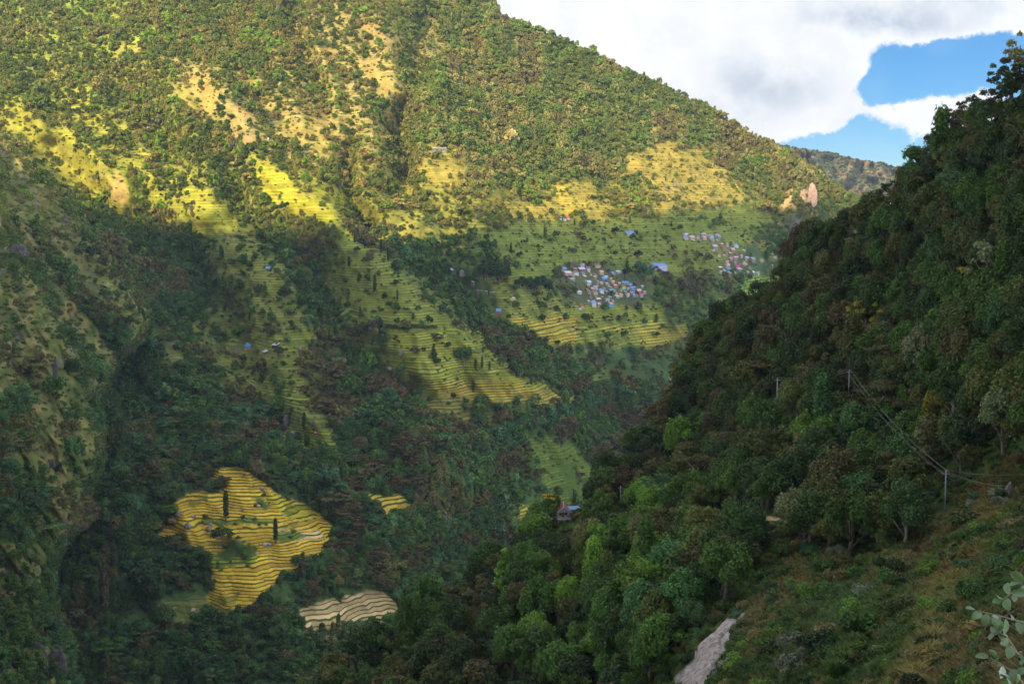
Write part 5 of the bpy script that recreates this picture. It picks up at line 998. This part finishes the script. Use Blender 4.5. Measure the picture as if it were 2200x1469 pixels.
# ------------------------------------------------------------------ trees standing alone on the terraces
def field_tree(px, py, hpx, kind, col, label, group='single trees on the terraces'):
    p = on_main(px, py); H = hpx * p[1] / F; key = {'c': f'mc{random.randrange(3)}', 'r': f'mr{random.randrange(3)}', 'k': 'mcone', 'u': f'mu{random.randrange(2)}'}[kind]
    _, _, R, Hc, base, _ = PK[key]; s = H / (Hc + base)
    return make_tree(key, p - np.array((0, 0, .1)), random.uniform(0, 6.28), s * (1.0 if kind != 'c' else .85), np.array(PAL[col]) * random.uniform(.7, 1.1), label, group, 'field_tree', s)
FT = [(486, 1119, 60, 'c', 'dark', 'tall dark tree in the middle of the golden terraces'), (592, 1166, 48, 'c', 'dark', 'dark tree beside the blue tarpaulin on the golden terraces'), (376, 1182, 38, 'u', 'dark', 'small pine-like tree at the left edge of the golden terraces'),
 (654, 927, 38, 'c', 'dark', 'narrow dark tree beside the tall standing rock'), (805, 631, 36, 'c', 'dark', 'largest dark tree on the upper green terraces of the central spur'), (854, 646, 21, 'c', 'dark', 'dark tree below and right of the largest one on the central spur'),
 (817, 722, 36, 'c', 'dark', 'narrow tree at the left end of the long hedge'), (823, 737, 18, 'c', 'dark', 'short dark tree just below the narrow one by the hedge'), (932, 771, 33, 'k', 'dark', 'cone-shaped tree in the centre of the yellow striped terraces'),
 (963, 749, 14, 'r', 'dark', 'small round tree right of the cone-shaped one'), (910, 757, 11, 'r', 'dark', 'tiny round tree left of the cone-shaped one'), (914, 843, 22, 'c', 'dark', 'dark tree low on the yellow striped terraces at left'),
 (974, 859, 15, 'r', 'dark', 'round bush-like tree at the foot of the yellow striped terraces'), (1017, 843, 23, 'c', 'dark', 'oval dark tree low on the yellow striped terraces at right'), (1045, 863, 18, 'r', 'dark', 'round dark tree at the lower right foot of the striped terraces'),
 (1036, 793, 25, 'c', 'dark', 'right one of a pair of narrow trees beside the bushy clump'), (1022, 795, 23, 'c', 'dark', 'left one of a pair of narrow trees beside the bushy clump'), (1052, 794, 17, 'c', 'dark', 'short tree right of the narrow pair'),
 (1105, 807, 21, 'r', 'dark', 'dark tree at the right edge of the central spur'), (1038, 759, 14, 'c', 'dark', 'small tree above the bushy clump'), (774, 683, 23, 'c', 'green', 'narrow green tree on the left flank of the central spur'),
 (819, 545, 27, 'c', 'dark', 'dark column tree just under the sunlit line, left one'), (834, 562, 27, 'c', 'dark', 'dark column tree just under the sunlit line, right one'), (784, 534, 16, 'c', 'dark', 'short dark tree at the upper tip of the central spur'),
 (768, 545, 15, 'r', 'dark', 'round tree at the left of the spur tip'), (762, 522, 17, 'c', 'dark', 'dark tree at the very edge of the sunlight'), (856, 587, 15, 'r', 'dark', 'round tree on the right edge of the upper spur'), (851, 616, 15, 'r', 'dark', 'round tree beside the largest dark tree'),
 (792, 571, 22, 'r', 'olive', 'olive tree on the upper spur'), (913, 650, 17, 'r', 'olive', 'olive tree in the middle of the green terraces'), (1199, 743, 13, 'r', 'dark', 'small tree at the foot of the golden strip terraces'),
 (1117, 555, 15, 'r', 'dark', 'round dark tree alone on the wide green terraces'), (1098, 545, 21, 'c', 'dark', 'dark tree left of the round one on the wide green terraces'), (1323, 507, 19, 'r', 'dark', 'round tree above the central village'), (1323, 550, 12, 'r', 'green', 'small tree just above the central village'),
 (1372, 557, 19, 'r', 'dark', 'dark tree left of the long blue roofed school'), (1349, 596, 22, 'r', 'dark', 'dark tree at the upper right corner of the central village'), (1375, 592, 30, 'r', 'teal', 'tall blue-green tree between the village and the school'), (1386, 605, 36, 'r', 'teal', 'wide blue-green tree below the school'),
 (1257, 690, 13, 'r', 'dark', 'small tree under the village beside golden strips'), (1302, 692, 15, 'u', 'dark', 'spreading small tree below the village path'), (1410, 727, 15, 'u', 'dark', 'spreading tree on the right golden strips'),
 (997, 783, 36, 'r', 'green', 'tall bushy green clump at the right of the striped terraces'), (985, 781, 28, 'r', 'green', 'left half of the bushy green clump'), (1080, 788, 23, 'r', 'teal', 'banana-like green clump right of the narrow pair'), (551, 634, 19, 'r', 'brown', 'brown round tree on the left terraces'),
 (535, 578, 17, 'r', 'green', 'green tree on the upper left terraces'), (598, 770, 25, 'r', 'dark', 'dark tree beside the white roofed shed on the left terraces'), (230, 548, 16, 'r', 'dark', 'lone dark tree on the grassy left spur'), (200, 560, 30, 'r', 'dark', 'pair-sized dark tree left of the pipe on the grassy spur'),
 (277, 706, 27, 'r', 'dark', 'dark tree at the foot of the grassy left spur'), (1275, 434, 15, 'r', 'dark', 'dark tree on the sunlit grass, left of a pair'), (1289, 434, 13, 'r', 'dark', 'dark tree on the sunlit grass, right of a pair'), (1254, 491, 16, 'c', 'dark', 'tallest of the dark trees by the lilac roofed house'),
 (1234, 485, 14, 'c', 'dark', 'tree right beside the red roofed hut at the shadow edge'), (1275, 485, 12, 'r', 'dark', 'small round tree right of the trees by the shadow edge'), (1443, 487, 10, 'c', 'dark', 'tiny dark tree left of the upper village'), (535, 577, 12, 'r', 'dark', 'dark shrub-like tree on the upper left terraces'),
 (225, 1325, 95, 'c', 'brown', 'tall narrow tree with a brown top at the lower left'), (318, 1290, 85, 'r', 'dark', 'big dark grey-green tree right of the brown topped one'), (245, 1240, 70, 'c', 'brown', 'brown-tinged tree above the brown topped one'), (652, 1245, 62, 'k', 'brown', 'brown cone-shaped tree at the right edge of the golden terraces'),
 (700, 1060, 62, 'r', 'teal', 'broad blue-green tree above the golden terraces'), (40, 1120, 80, 'r', 'dark', 'broad dark tree on the left spur at the frame edge')]
for f in FT: field_tree(*f)
# trees in a row on the edge of clumps above the hamlet and village
for (cx, cy, n_, wd, h0, nm) in [(1056, 604, 9, 60, 34, 'dense dark grove above the small hamlet'), (1150, 628, 9, 60, 27, 'low dark grove between hamlet and village')]:
    for i in range(n_): field_tree(cx - wd / 2 + wd * i / (n_ - 1) + random.uniform(-3, 3), cy + random.uniform(-9, 3), h0 * random.uniform(.75, 1.1), 'r', 'dark', f'one of the round dark trees packed in the {nm}', f'trees of the {nm}')
# yellow-flowering tree beside the house
p = on_right(1186, 1122); e = make_tree('nr2', p, .5, 1.0, np.array(PAL['green']) * 1.05, 'green tree with golden yellow flowers on top, left of the red-roofed house', None, 'flowering_tree')
V, Fq, lv = crown_arrays('umbrella', 700, .26, 404, 3.6, 2.2); V[:, 2] += 7.4; fmsh = npmesh('blossom', V, Fq, False, {'lv': ('FLOAT', lv)}); fmsh.materials.append(M_LEAF); b_ = link('blossom', fmsh, None, e); b_['tint'] = [.62, .34, .01]
for i_, (x, y, s_, tx) in enumerate([(1996, 372, 1.15, 'leaning over the blue gap beside the distant hill'), (2040, 318, 1.1, 'second from the lowest on the right skyline'), (2098, 288, 1.2, 'halfway up the right skyline'), (2142, 262, 1.25, 'against the small cloud on the right skyline'), (2188, 215, 1.3, 'topmost on the right skyline at the frame edge'), (1908, 458, 1.0, 'lowest on the right skyline')]):
    make_tree(f'nw{i_ % 2}', on_right(x + 8, y), i_ * 1.3, s_, np.array((.035, .045, .018)), f'thin airy tree with open branches {tx}', None)
p = on_right(1300, 1085); make_tree('nw0', p, 1.5, .95, np.array((.13, .075, .03)), 'rusty brown bare-limbed tree right of the red-roofed house', None, 'broadleaf_tree')

# ------------------------------------------------------------------ rocks
def rock_mesh(w_, h_, d_, seed):
    g = np.random.default_rng(seed); import bmesh
    bm = bmesh.new(); bmesh.ops.create_icosphere(bm, subdivisions=3, radius=1.0)
    co = np.array([v.co for v in bm.verts]); n = fbm(co[:, 0] * 1.7 + seed, co[:, 1] * 1.7 + co[:, 2] * 1.3, 3, seed) - .5
    n2 = np.round((fbm(co[:, 0] * 3 + seed, co[:, 2] * 2.2 + co[:, 1] * 2, 2, seed + 5)) * 5) / 5 - .5
    for v, a, b in zip(bm.verts, n, n2):
        c = v.co * (1 + .7 * a + .35 * b); v.co = (c.x * w_ / 2, c.y * d_ / 2, max(c.z, -.6) * h_ / 1.6 + h_ * .35)
    me = bpy.data.meshes.new('rock'); bm.to_mesh(me); bm.free(); return me
M_ROCK = simple_mat('weathered_rock', (.20, .17, .165), .9, .5, .5, .2, bump=.8); M_PALE = simple_mat('pale_rock', (.27, .235, .22), .85, .4, .6, .2, bump=.8)
M_ROCKD = simple_mat('dark_rock', (.10, .082, .085), .9, .5, .35, .2, bump=.9)
def rock(px, py, wpx, hpx, label, mat=None, where=on_main, cat='boulder', group='boulders on the terraces', name='boulder', depth=.8):
    p = where(px, py); k = p[1] / F; o = link(name, rock_mesh(wpx * k, hpx * k, wpx * k * depth, int(px * 7 + py)), mat or M_ROCK); o.location = p; o.rotation_euler = (0, 0, random.uniform(-.5, .5)); tag(o, label, cat, group)
for a in [(404, 1136, 15, 15, 'large grey boulder right of the thatched heap on the golden terraces'), (448, 1141, 12, 12, 'lower of the two touching boulders left of the tall dark tree'), (452, 1133, 8, 12, 'upper of the two touching boulders left of the tall dark tree'),
          (383, 1108, 13, 10, 'grey boulder behind the thatched heap'), (366, 1098, 15, 8, 'flat grey boulder at the upper left of the golden terraces'), (416, 1112, 12, 6, 'low grey rock between the two terrace halves'), (480, 1037, 9, 9, 'grey boulder near the upper tip of the golden terraces'),
          (563, 1053, 10, 8, 'grey boulder on the right edge path of the golden terraces'), (525, 1021, 7, 6, 'small boulder at the top of the golden terraces'), (570, 1059, 8, 6, 'smaller rock just below the boulder on the edge path'), (350, 1132, 10, 7, 'rock at the left margin of the golden terraces'),
          (643, 754, 9, 12, 'dark boulder right of the sheds on the left terraces'), (862, 763, 10, 13, 'pinkish boulder on the yellow striped terraces'), (838, 796, 13, 9, 'flat purple-grey boulder on the yellow striped terraces'), (628, 934, 14, 9, 'grey rocks at the foot of the tall standing rock'),
          (1450, 402, 10, 9, 'grey boulder on the sunlit meadow'), (1432, 410, 8, 6, 'small boulder left on the sunlit meadow'), (545, 1045, 6, 5, 'small stone above the green plots'), (522, 1094, 8, 4, 'small flat stone right of the tall dark tree')]: rock(*a)
rock(615, 921, 13, 34, 'tall standing dark rock below the left terraces', M_ROCKD, cat='rock', group=None, name='rock_outcrop')
for a in [(120, 822, 16, 52, 'tall dark crag on the brown left spur'), (108, 1004, 30, 18, 'crag on the lower left spur'), (82, 1440, 42, 60, 'left one of the dark crags in the bottom left corner'), (125, 1452, 40, 66, 'right one of the dark crags in the bottom left corner'), (40, 560, 36, 40, 'grey crag high on the brown left spur'),
          (1708, 528, 30, 34, 'dark cliff face right of the upper village')]: rock(*a, mat=M_ROCKD, cat='crag', group='crags of the left spur' if a[0] < 1000 else None, name='rock_crag', depth=.35)
rock(1744, 444, 20, 46, 'pink sunlit cliff face on the ridge above the upper village', simple_mat('pink_rock', (.42, .27, .20), .9, .3, .3), cat='cliff', group=None, name='rock_cliff', depth=.4)
for a in [(2080, 1092, 22, 11, 'pale rock heap beside the base of the open pole'), (2112, 1096, 16, 12, 'pale rock right of the heap beside the open pole'), (2168, 1068, 18, 34, 'grey rock band near the right edge'), (1612, 1142, 24, 26, 'grey boulder under the dirt road'), (2065, 1390, 20, 34, 'grey rock slab on the grassy rib'),
          (1594, 1447, 8, 8, 'small white stone right of the big rock slab')]: rock(*a, mat=M_PALE if a[0] < 2100 else M_ROCK, where=on_right, group='rocks on the near hillside')
# the big bare slab at the bottom
def slab():
    nt, ns = 46, 22; V = []; g = np.random.default_rng(77)
    for i in range(nt):
        t = i / (nt - 1); cx = 1606 - 150 * t - 22 * math.sin(t * 5); cy = 1306 + 200 * t; hw = 5 + 30 * t + 5 * math.sin(t * 17)
        for j in range(ns):
            q = j / (ns - 1) * 2 - 1; px_, py_ = cx + q * hw * 1.1, cy + q * hw * .42; b = on_right(px_, py_)
            u_ = np.array([px_ / 11.0]); v_ = np.array([py_ / 15.0]); fc = float(np.round(fbm(u_, v_, 2, 811) * 6)[0]) / 6 + .5 * float(fbm(u_ * 3, v_ * 3, 3, 813)[0])
            h_ = (1 - q ** 4) * (1.0 + 1.6 * fc) * (.5 + t) - .5; V.append(b + np.array((-.25, -.75, .6)) * h_)
    me = npmesh('rock_slab', np.array(V), gridfaces(nt, ns), False); o = link('rock_slab', me, simple_mat('bare_slab_rock', (.27, .215, .205), .85, .5, .7, .2, bump=.9)); tag(o, 'big bare pinkish grey rock slab at the bottom edge below the grassy slope', 'rock slab')
slab()

# ------------------------------------------------------------------ small things on the fields
p = on_main(578, 1170); k = p[1] / F
m = MB(); g = np.random.default_rng(3); V = []; n_ = 7
for i in range(n_):
    for j in range(n_): V.append(((i / 6 - .5) * 11 * k, (j / 6 - .5) * 2.6, .1 + 1.3 * math.sin(math.pi * i / 6) * math.sin(math.pi * (j + .4) / 6.8) + g.uniform(-.1, .1)))
m.add(V, [(i * n_ + j, (i + 1) * n_ + j, (i + 1) * n_ + j + 1, i * n_ + j + 1) for i in range(6) for j in range(6)])
o = m.build('tarpaulin', cm('blue', 'sheet')); o.location = p; tag(o, 'crumpled bright blue tarpaulin on the golden terraces under the dark tree', 'tarpaulin')
def heap(px, py, wpx, hpx, col, label, name='straw_heap', cat='straw heap'):
    p = on_main(px, py); k = p[1] / F; o = link(name, rock_mesh(wpx * k, hpx * k, wpx * k, int(px)), C(name + str(int(px)), col, .95, .25)); o.location = p; tag(o, label, cat)
heap(569, 1171, 9, 6, (.46, .33, .20), 'pale straw heap touching the blue tarpaulin'); heap(559, 1171, 7, 6, (.36, .25, .07), 'golden straw heap left of the pale one'); heap(373, 1122, 26, 13, (.22, .13, .07), 'brown thatched heap beside the boulders at the left of the golden terraces', 'thatched_heap')
heap(555, 1088, 10, 5, (.42, .30, .20), 'small ring of cut straw in the green plot of the golden terraces')
def tent(px, py, wpx, hpx, colname, label):
    p = on_main(px, py); k = p[1] / F; w_, h_ = wpx * k, hpx * k; o = MB().add([(-w_ / 2, 0, 0), (w_ / 2, 0, 0), (w_ / 2, 3, 0), (-w_ / 2, 3, 0), (-w_ / 2 * .8, 1.5, h_), (w_ / 2 * .8, 1.5, h_)], [(0, 1, 5, 4), (2, 3, 4, 5), (1, 2, 5), (3, 0, 4), (0, 3, 2, 1)]).build('tarpaulin_tent', cm(colname, 'sheet')); o.location = p; tag(o, label, 'tent')
tent(681, 931, 14, 5, 'red', 'low red tarpaulin tent on the terraces right of the standing rock'); tent(415, 1312, 9, 6, 'pink', 'small pink shelter at the bottom of the golden terraces')
# stone heap / ruined walls beside the blue roofed farmhouse
sm = MB(); g = np.random.default_rng(5); p = on_main(512, 757); k = p[1] / F
for i in range(60): x, z = g.uniform(-13, 12) * k, 0; y = g.uniform(-2, 3); s_ = g.uniform(.3, .9); zz = g.uniform(-1.2, 1.6) * (1 - abs(x) / (16 * k)) + y * .4; sm.box(x - s_, x + s_, y - s_, y + s_, zz - s_, zz + s_)
o = sm.build('stone_heap', C('field_stone', (.24, .17, .15), .9, .4)); o.location = p; tag(o, 'ruined reddish stone walls left of the blue roofed farmhouse', 'ruin')
# hedge / trellis on the central spur
hm_ = MB(); g = np.random.default_rng(9)
pts_ = [on_main(x, 706 + 1.2 * math.sin(x / 9)) for x in np.linspace(826, 938, 60)]
Vh = []; 
for q_ in pts_:
    for _ in range(26): Vh.append(q_ + g.normal(size=3) * np.array((.5, .8, .5)) + np.array((0, 0, g.uniform(.3, 3.6))))
Vh = np.array(Vh); n_ = len(Vh); T1 = g.normal(size=(n_, 3)); T1 /= np.linalg.norm(T1, axis=1)[:, None]; T2 = np.cross(T1, g.normal(size=(n_, 3))); T2 /= np.linalg.norm(T2, axis=1)[:, None]
VV = np.stack([Vh - T1 * .6, Vh - T2 * .4, Vh + T1 * .6, Vh + T2 * .4], 1).reshape(-1, 3); hmesh = npmesh('hedge', VV, np.arange(n_ * 4).reshape(-1, 4), False, {'lv': ('FLOAT', np.repeat(g.uniform(.7, 1.3, n_), 4))}); o = link('hedge', hmesh, M_LEAF); o['tint'] = [.035, .06, .018]; tag(o, 'long straight dark hedge across the central terraced spur', 'hedge')
# water pipe down the left spur
def pipe(pp, label):
    q = []
    for (x0, y0), (x1, y1) in zip(pp[:-1], pp[1:]):
        for t in np.linspace(0, 1, 7)[:-1]: q.append(on_main(x0 + (x1 - x0) * t, y0 + (y1 - y0) * t) + np.array((0, -.6, .9)))
    q.append(on_main(*pp[-1]) + np.array((0, -.6, .9))); o = MB().tube(q, .34, 6).build('water_pipe', C('pipe_concrete', (.30, .25, .19), .8, .15)); tag(o, label, 'pipe', 'pipe laid down the left slope')
pipe([(186, 492), (210, 530), (240, 575), (268, 612), (280, 640), (300, 672), (312, 692)], 'long pale pipe running down the grassy left spur'); pipe([(315, 694), (332, 705), (350, 713)], 'short bend of pale pipe below the grassy left spur'); pipe([(412, 748), (432, 760)], 'short upper length of pale pipe on the left terraces'); pipe([(468, 782), (510, 806), (552, 834)], 'lower straight length of pale pipe on the left terraces')
# little waterfall
wp = [on_main(577 + .6 * math.sin(y), y) + np.array((0, -1.5, .5)) for y in range(279, 302, 3)]
o = MB().tube(wp, [.5, .6, .7, .8, .8, .9, .9, 1.0][:len(wp)], 6).build('waterfall', C('falling_water', (.72, .76, .82), .4, .1)); tag(o, kind='structure')

# ------------------------------------------------------------------ bushes and grass of the near slope
dB = np.where(grr, .25 + .9 * sstep(.45, .6, fbm(RX / 60, RY / 60, 3, 731)), 0); dB[(RX > 2215) | (RY > 1490) | slabm] = 0; dB[dline(RX, RY, ROAD) < 14] = 0
dB[inpoly(RX, RY, [(p_[0] - 20, p_[1] - 12) for p_ in SLAB])] = 0; dB[(np.abs(RX - 2030) < 26) & (RY > 1070) & (RY < 1140)] = 0
bp_, bx_, by_ = sample_sheet(Vr, dB, RX, RY, 4200); i = thin(bp_, 3.4); i = rng.permutation(i)[:270]
for k_ in i:
    x, y = bx_[k_], by_[k_]; kn = NAMES[rng.choice(len(NAMES), p=np.array([2.6, 3, 1.8, 1.2, .5, .2, .8, .15, 1.2, .5]) / 11.95)]
    zn = 'in the bottom right corner' if y > 1330 and x > 1900 else 'on the lower grassy slope' if y > 1330 else 'beside the grassy rock rib' if x > 1930 else 'in the middle of the grassy slope' if y > 1200 else 'just below the dirt road'
    s_ = float(np.exp(rng.normal(-.15, .35))); make_tree(f'nb{rng.integers(3)}', bp_[k_] - np.array((0, 0, .15)), rng.uniform(0, 6.28), s_, np.array(PAL[kn]) * rng.uniform(.8, 1.2), f'{WORD[kn]} bush {zn} at the right', 'bushes on the near grassy slope', 'leafy_shrub', s_ * rng.uniform(.8, 1.2))
gcol = bpy.data.collections.new('grass_forms')
for q in range(4):
    g = np.random.default_rng(900 + q); nb_ = 26; V = []; 
    for i in range(nb_):
        th = g.uniform(0, 6.28); r0 = g.uniform(0, .35); L_ = g.uniform(.5, 1.15); le = g.uniform(.2, .8); b0_ = np.array((r0 * math.cos(th), r0 * math.sin(th), -.1)); wv = np.array((-math.sin(th), math.cos(th), 0)) * g.uniform(.03, .06)
        md = b0_ + np.array((le * .35 * math.cos(th), le * .35 * math.sin(th), L_ * .65)); tp = b0_ + np.array((le * math.cos(th), le * math.sin(th), L_ * .9)); V += [b0_ - wv, b0_ + wv, md + wv, md - wv, md - wv, md + wv, tp + wv * .2, tp - wv * .2]
    gm_ = npmesh(f'{q:02d}_tuft', np.array(V), np.arange(len(V)).reshape(-1, 4), False, {'lv': ('FLOAT', np.repeat(g.uniform(.75, 1.25, nb_ * 2), 4))}); gm_.materials.append(M_LEAF); gcol.objects.link(bpy.data.objects.new(f'{q:02d}_tuft', gm_))
dG = np.where(grr, 1.0, 0) * (200 / YR) ** 1.4; dG[slabm | (RX > 2300) | (RY > 1650) | (YR < 40)] = 0; dG[dline(RX, RY, ROAD) < 6] = 0; dG[inpoly(RX, RY, SLAB)] = 0
gp, gx, gy = sample_sheet(Vr, dG, RX, RY, 42000); n = len(gp); t_ = sstep(.45, .60, fbm(gx / 70 + gy / 90, gy / 110, 3, 309))[:, None]; rb = np.exp(-(dline(gx, gy, [(2150, 1085), (2080, 1180), (2020, 1300), (1960, 1500)]) / 42) ** 2)[:, None]
tg = (np.array((.062, .105, .018)) * (1 - t_) + np.array((.15, .115, .034)) * t_) * (1 - rb * .7) + np.array((.22, .175, .045)) * rb * .7; tg = tg * rng.uniform(.65, 1.35, (n, 1)); s_ = rng.uniform(.6, 1.5, n)
tag(gn_scatter('grass', gp, rng.uniform(0, 6.28, n), np.stack([s_ * 1.2, s_ * 1.2, s_], 1), rng.integers(0, 4, n), tg, coll=gcol), kind='stuff', label='long dry and green grass on the near slope', cat='grass')

# ------------------------------------------------------------------ the leafy sapling close to the camera at the bottom right
Yb = 6.0
root = bpy.data.objects.new('sapling', None); COL.objects.link(root); root.location = P(2330, 1469, Yb); tag(root, 'pale shiny-leaved sapling branch close by in the bottom right corner', 'plant')
M_TWIG = C('twig_bark', (.16, .12, .08)); 
lm = bpy.data.materials.new('shiny_leaf'); lm.use_nodes = True; t = NT(lm.node_tree); b = t.n['Principled BSDF']; gg = t.new('ShaderNodeNewGeometry'); lv_ = t.attr('lv', out='Fac')
cA = t.mix(gg.outputs['Backfacing'], (.05, .10, .022, 1), (.24, .28, .23, 1)); v_ = t.new('ShaderNodeVectorMath', operation='SCALE'); t.l.new(cA, v_.inputs[0]); t.l.new(lv_, v_.inputs['Scale']); t.l.new(v_.outputs[0], b.inputs['Base Color']); b.inputs['Roughness'].default_value = .33; b.inputs['Specular IOR Level'].default_value = .6
def rel(px, py, Y): return P(px, py, Y) - np.array(root.location)
stem = [rel(2345, 3300, Yb + .3), rel(2335, 2400, Yb + .1), rel(2310, 1800, Yb), rel(2290, 1480, Yb), rel(2270, 1300, Yb), rel(2260, 1180, Yb)]
MB().tube(stem, [.03, .025, .018, .013, .009, .004], 7).build('stem', M_TWIG, root, True)
TW = [[(2285, 1420, 6.0), (2230, 1345, 5.95), (2160, 1325, 5.9), (2099, 1311, 5.85)], [(2290, 1500, 6.0), (2230, 1440, 5.9), (2185, 1400, 5.8), (2150, 1345, 5.75), (2135, 1360, 5.7)], [(2300, 1560, 6), (2230, 1500, 5.9), (2175, 1440, 5.85), (2128, 1412, 5.8)],
      [(2270, 1330, 6), (2225, 1290, 6.0), (2180, 1268, 5.95), (2150, 1290, 5.9)], [(2300, 1600, 6), (2240, 1530, 5.85), (2190, 1480, 5.8), (2160, 1450, 5.75)], [(2262, 1250, 6), (2230, 1240, 6), (2196, 1250, 6)]]
LP_ = []; g = np.random.default_rng(21)
for tw in TW:
    q = [rel(*a) for a in tw]; MB().tube(q, list(np.linspace(.006, .0018, len(q))), 5).build('twig', M_TWIG, root, True)
    for (a, b2) in zip(q[:-1], q[1:]):
        for tt in np.linspace(.1, 1, 6): LP_.append((a + (b2 - a) * tt, b2 - a))
def leaf_mesh():
    V, Fq, lv = [], [], []
    for (p0, d) in LP_:
        d = d / np.linalg.norm(d); dr = d * .5 + g.normal(size=3) * .7 + np.array((0, -.1, -.25)); dr /= np.linalg.norm(dr); up_ = g.normal(size=3) * .6 + np.array((0, -.6, .6)); sd = np.cross(dr, up_); sd /= np.linalg.norm(sd); nn = np.cross(sd, dr); L_ = g.uniform(.034, .066); Wd = L_ * .34; n0 = len(V)
        for s_ in (0, .2, .45, .7, .9, 1.0):
            w_ = Wd * math.sin(math.pi * min(1, s_ * .92 + .05)) ** .75; c = p0 + dr * L_ * (s_ + .12) - nn * .15 * L_ * s_ * s_; V += [c - sd * w_ + nn * w_ * .3, c, c + sd * w_ + nn * w_ * .3]
        for i in range(5):
            for j in (0, 1): a = n0 + i * 3 + j; Fq.append((a, a + 1, a + 4, a + 3))
        lv += [g.uniform(.7, 1.25)] * 18
    return npmesh('leaves', np.array(V), np.array(Fq), True, {'lv': ('FLOAT', np.array(lv))})
link('leaves', leaf_mesh(), lm, root)
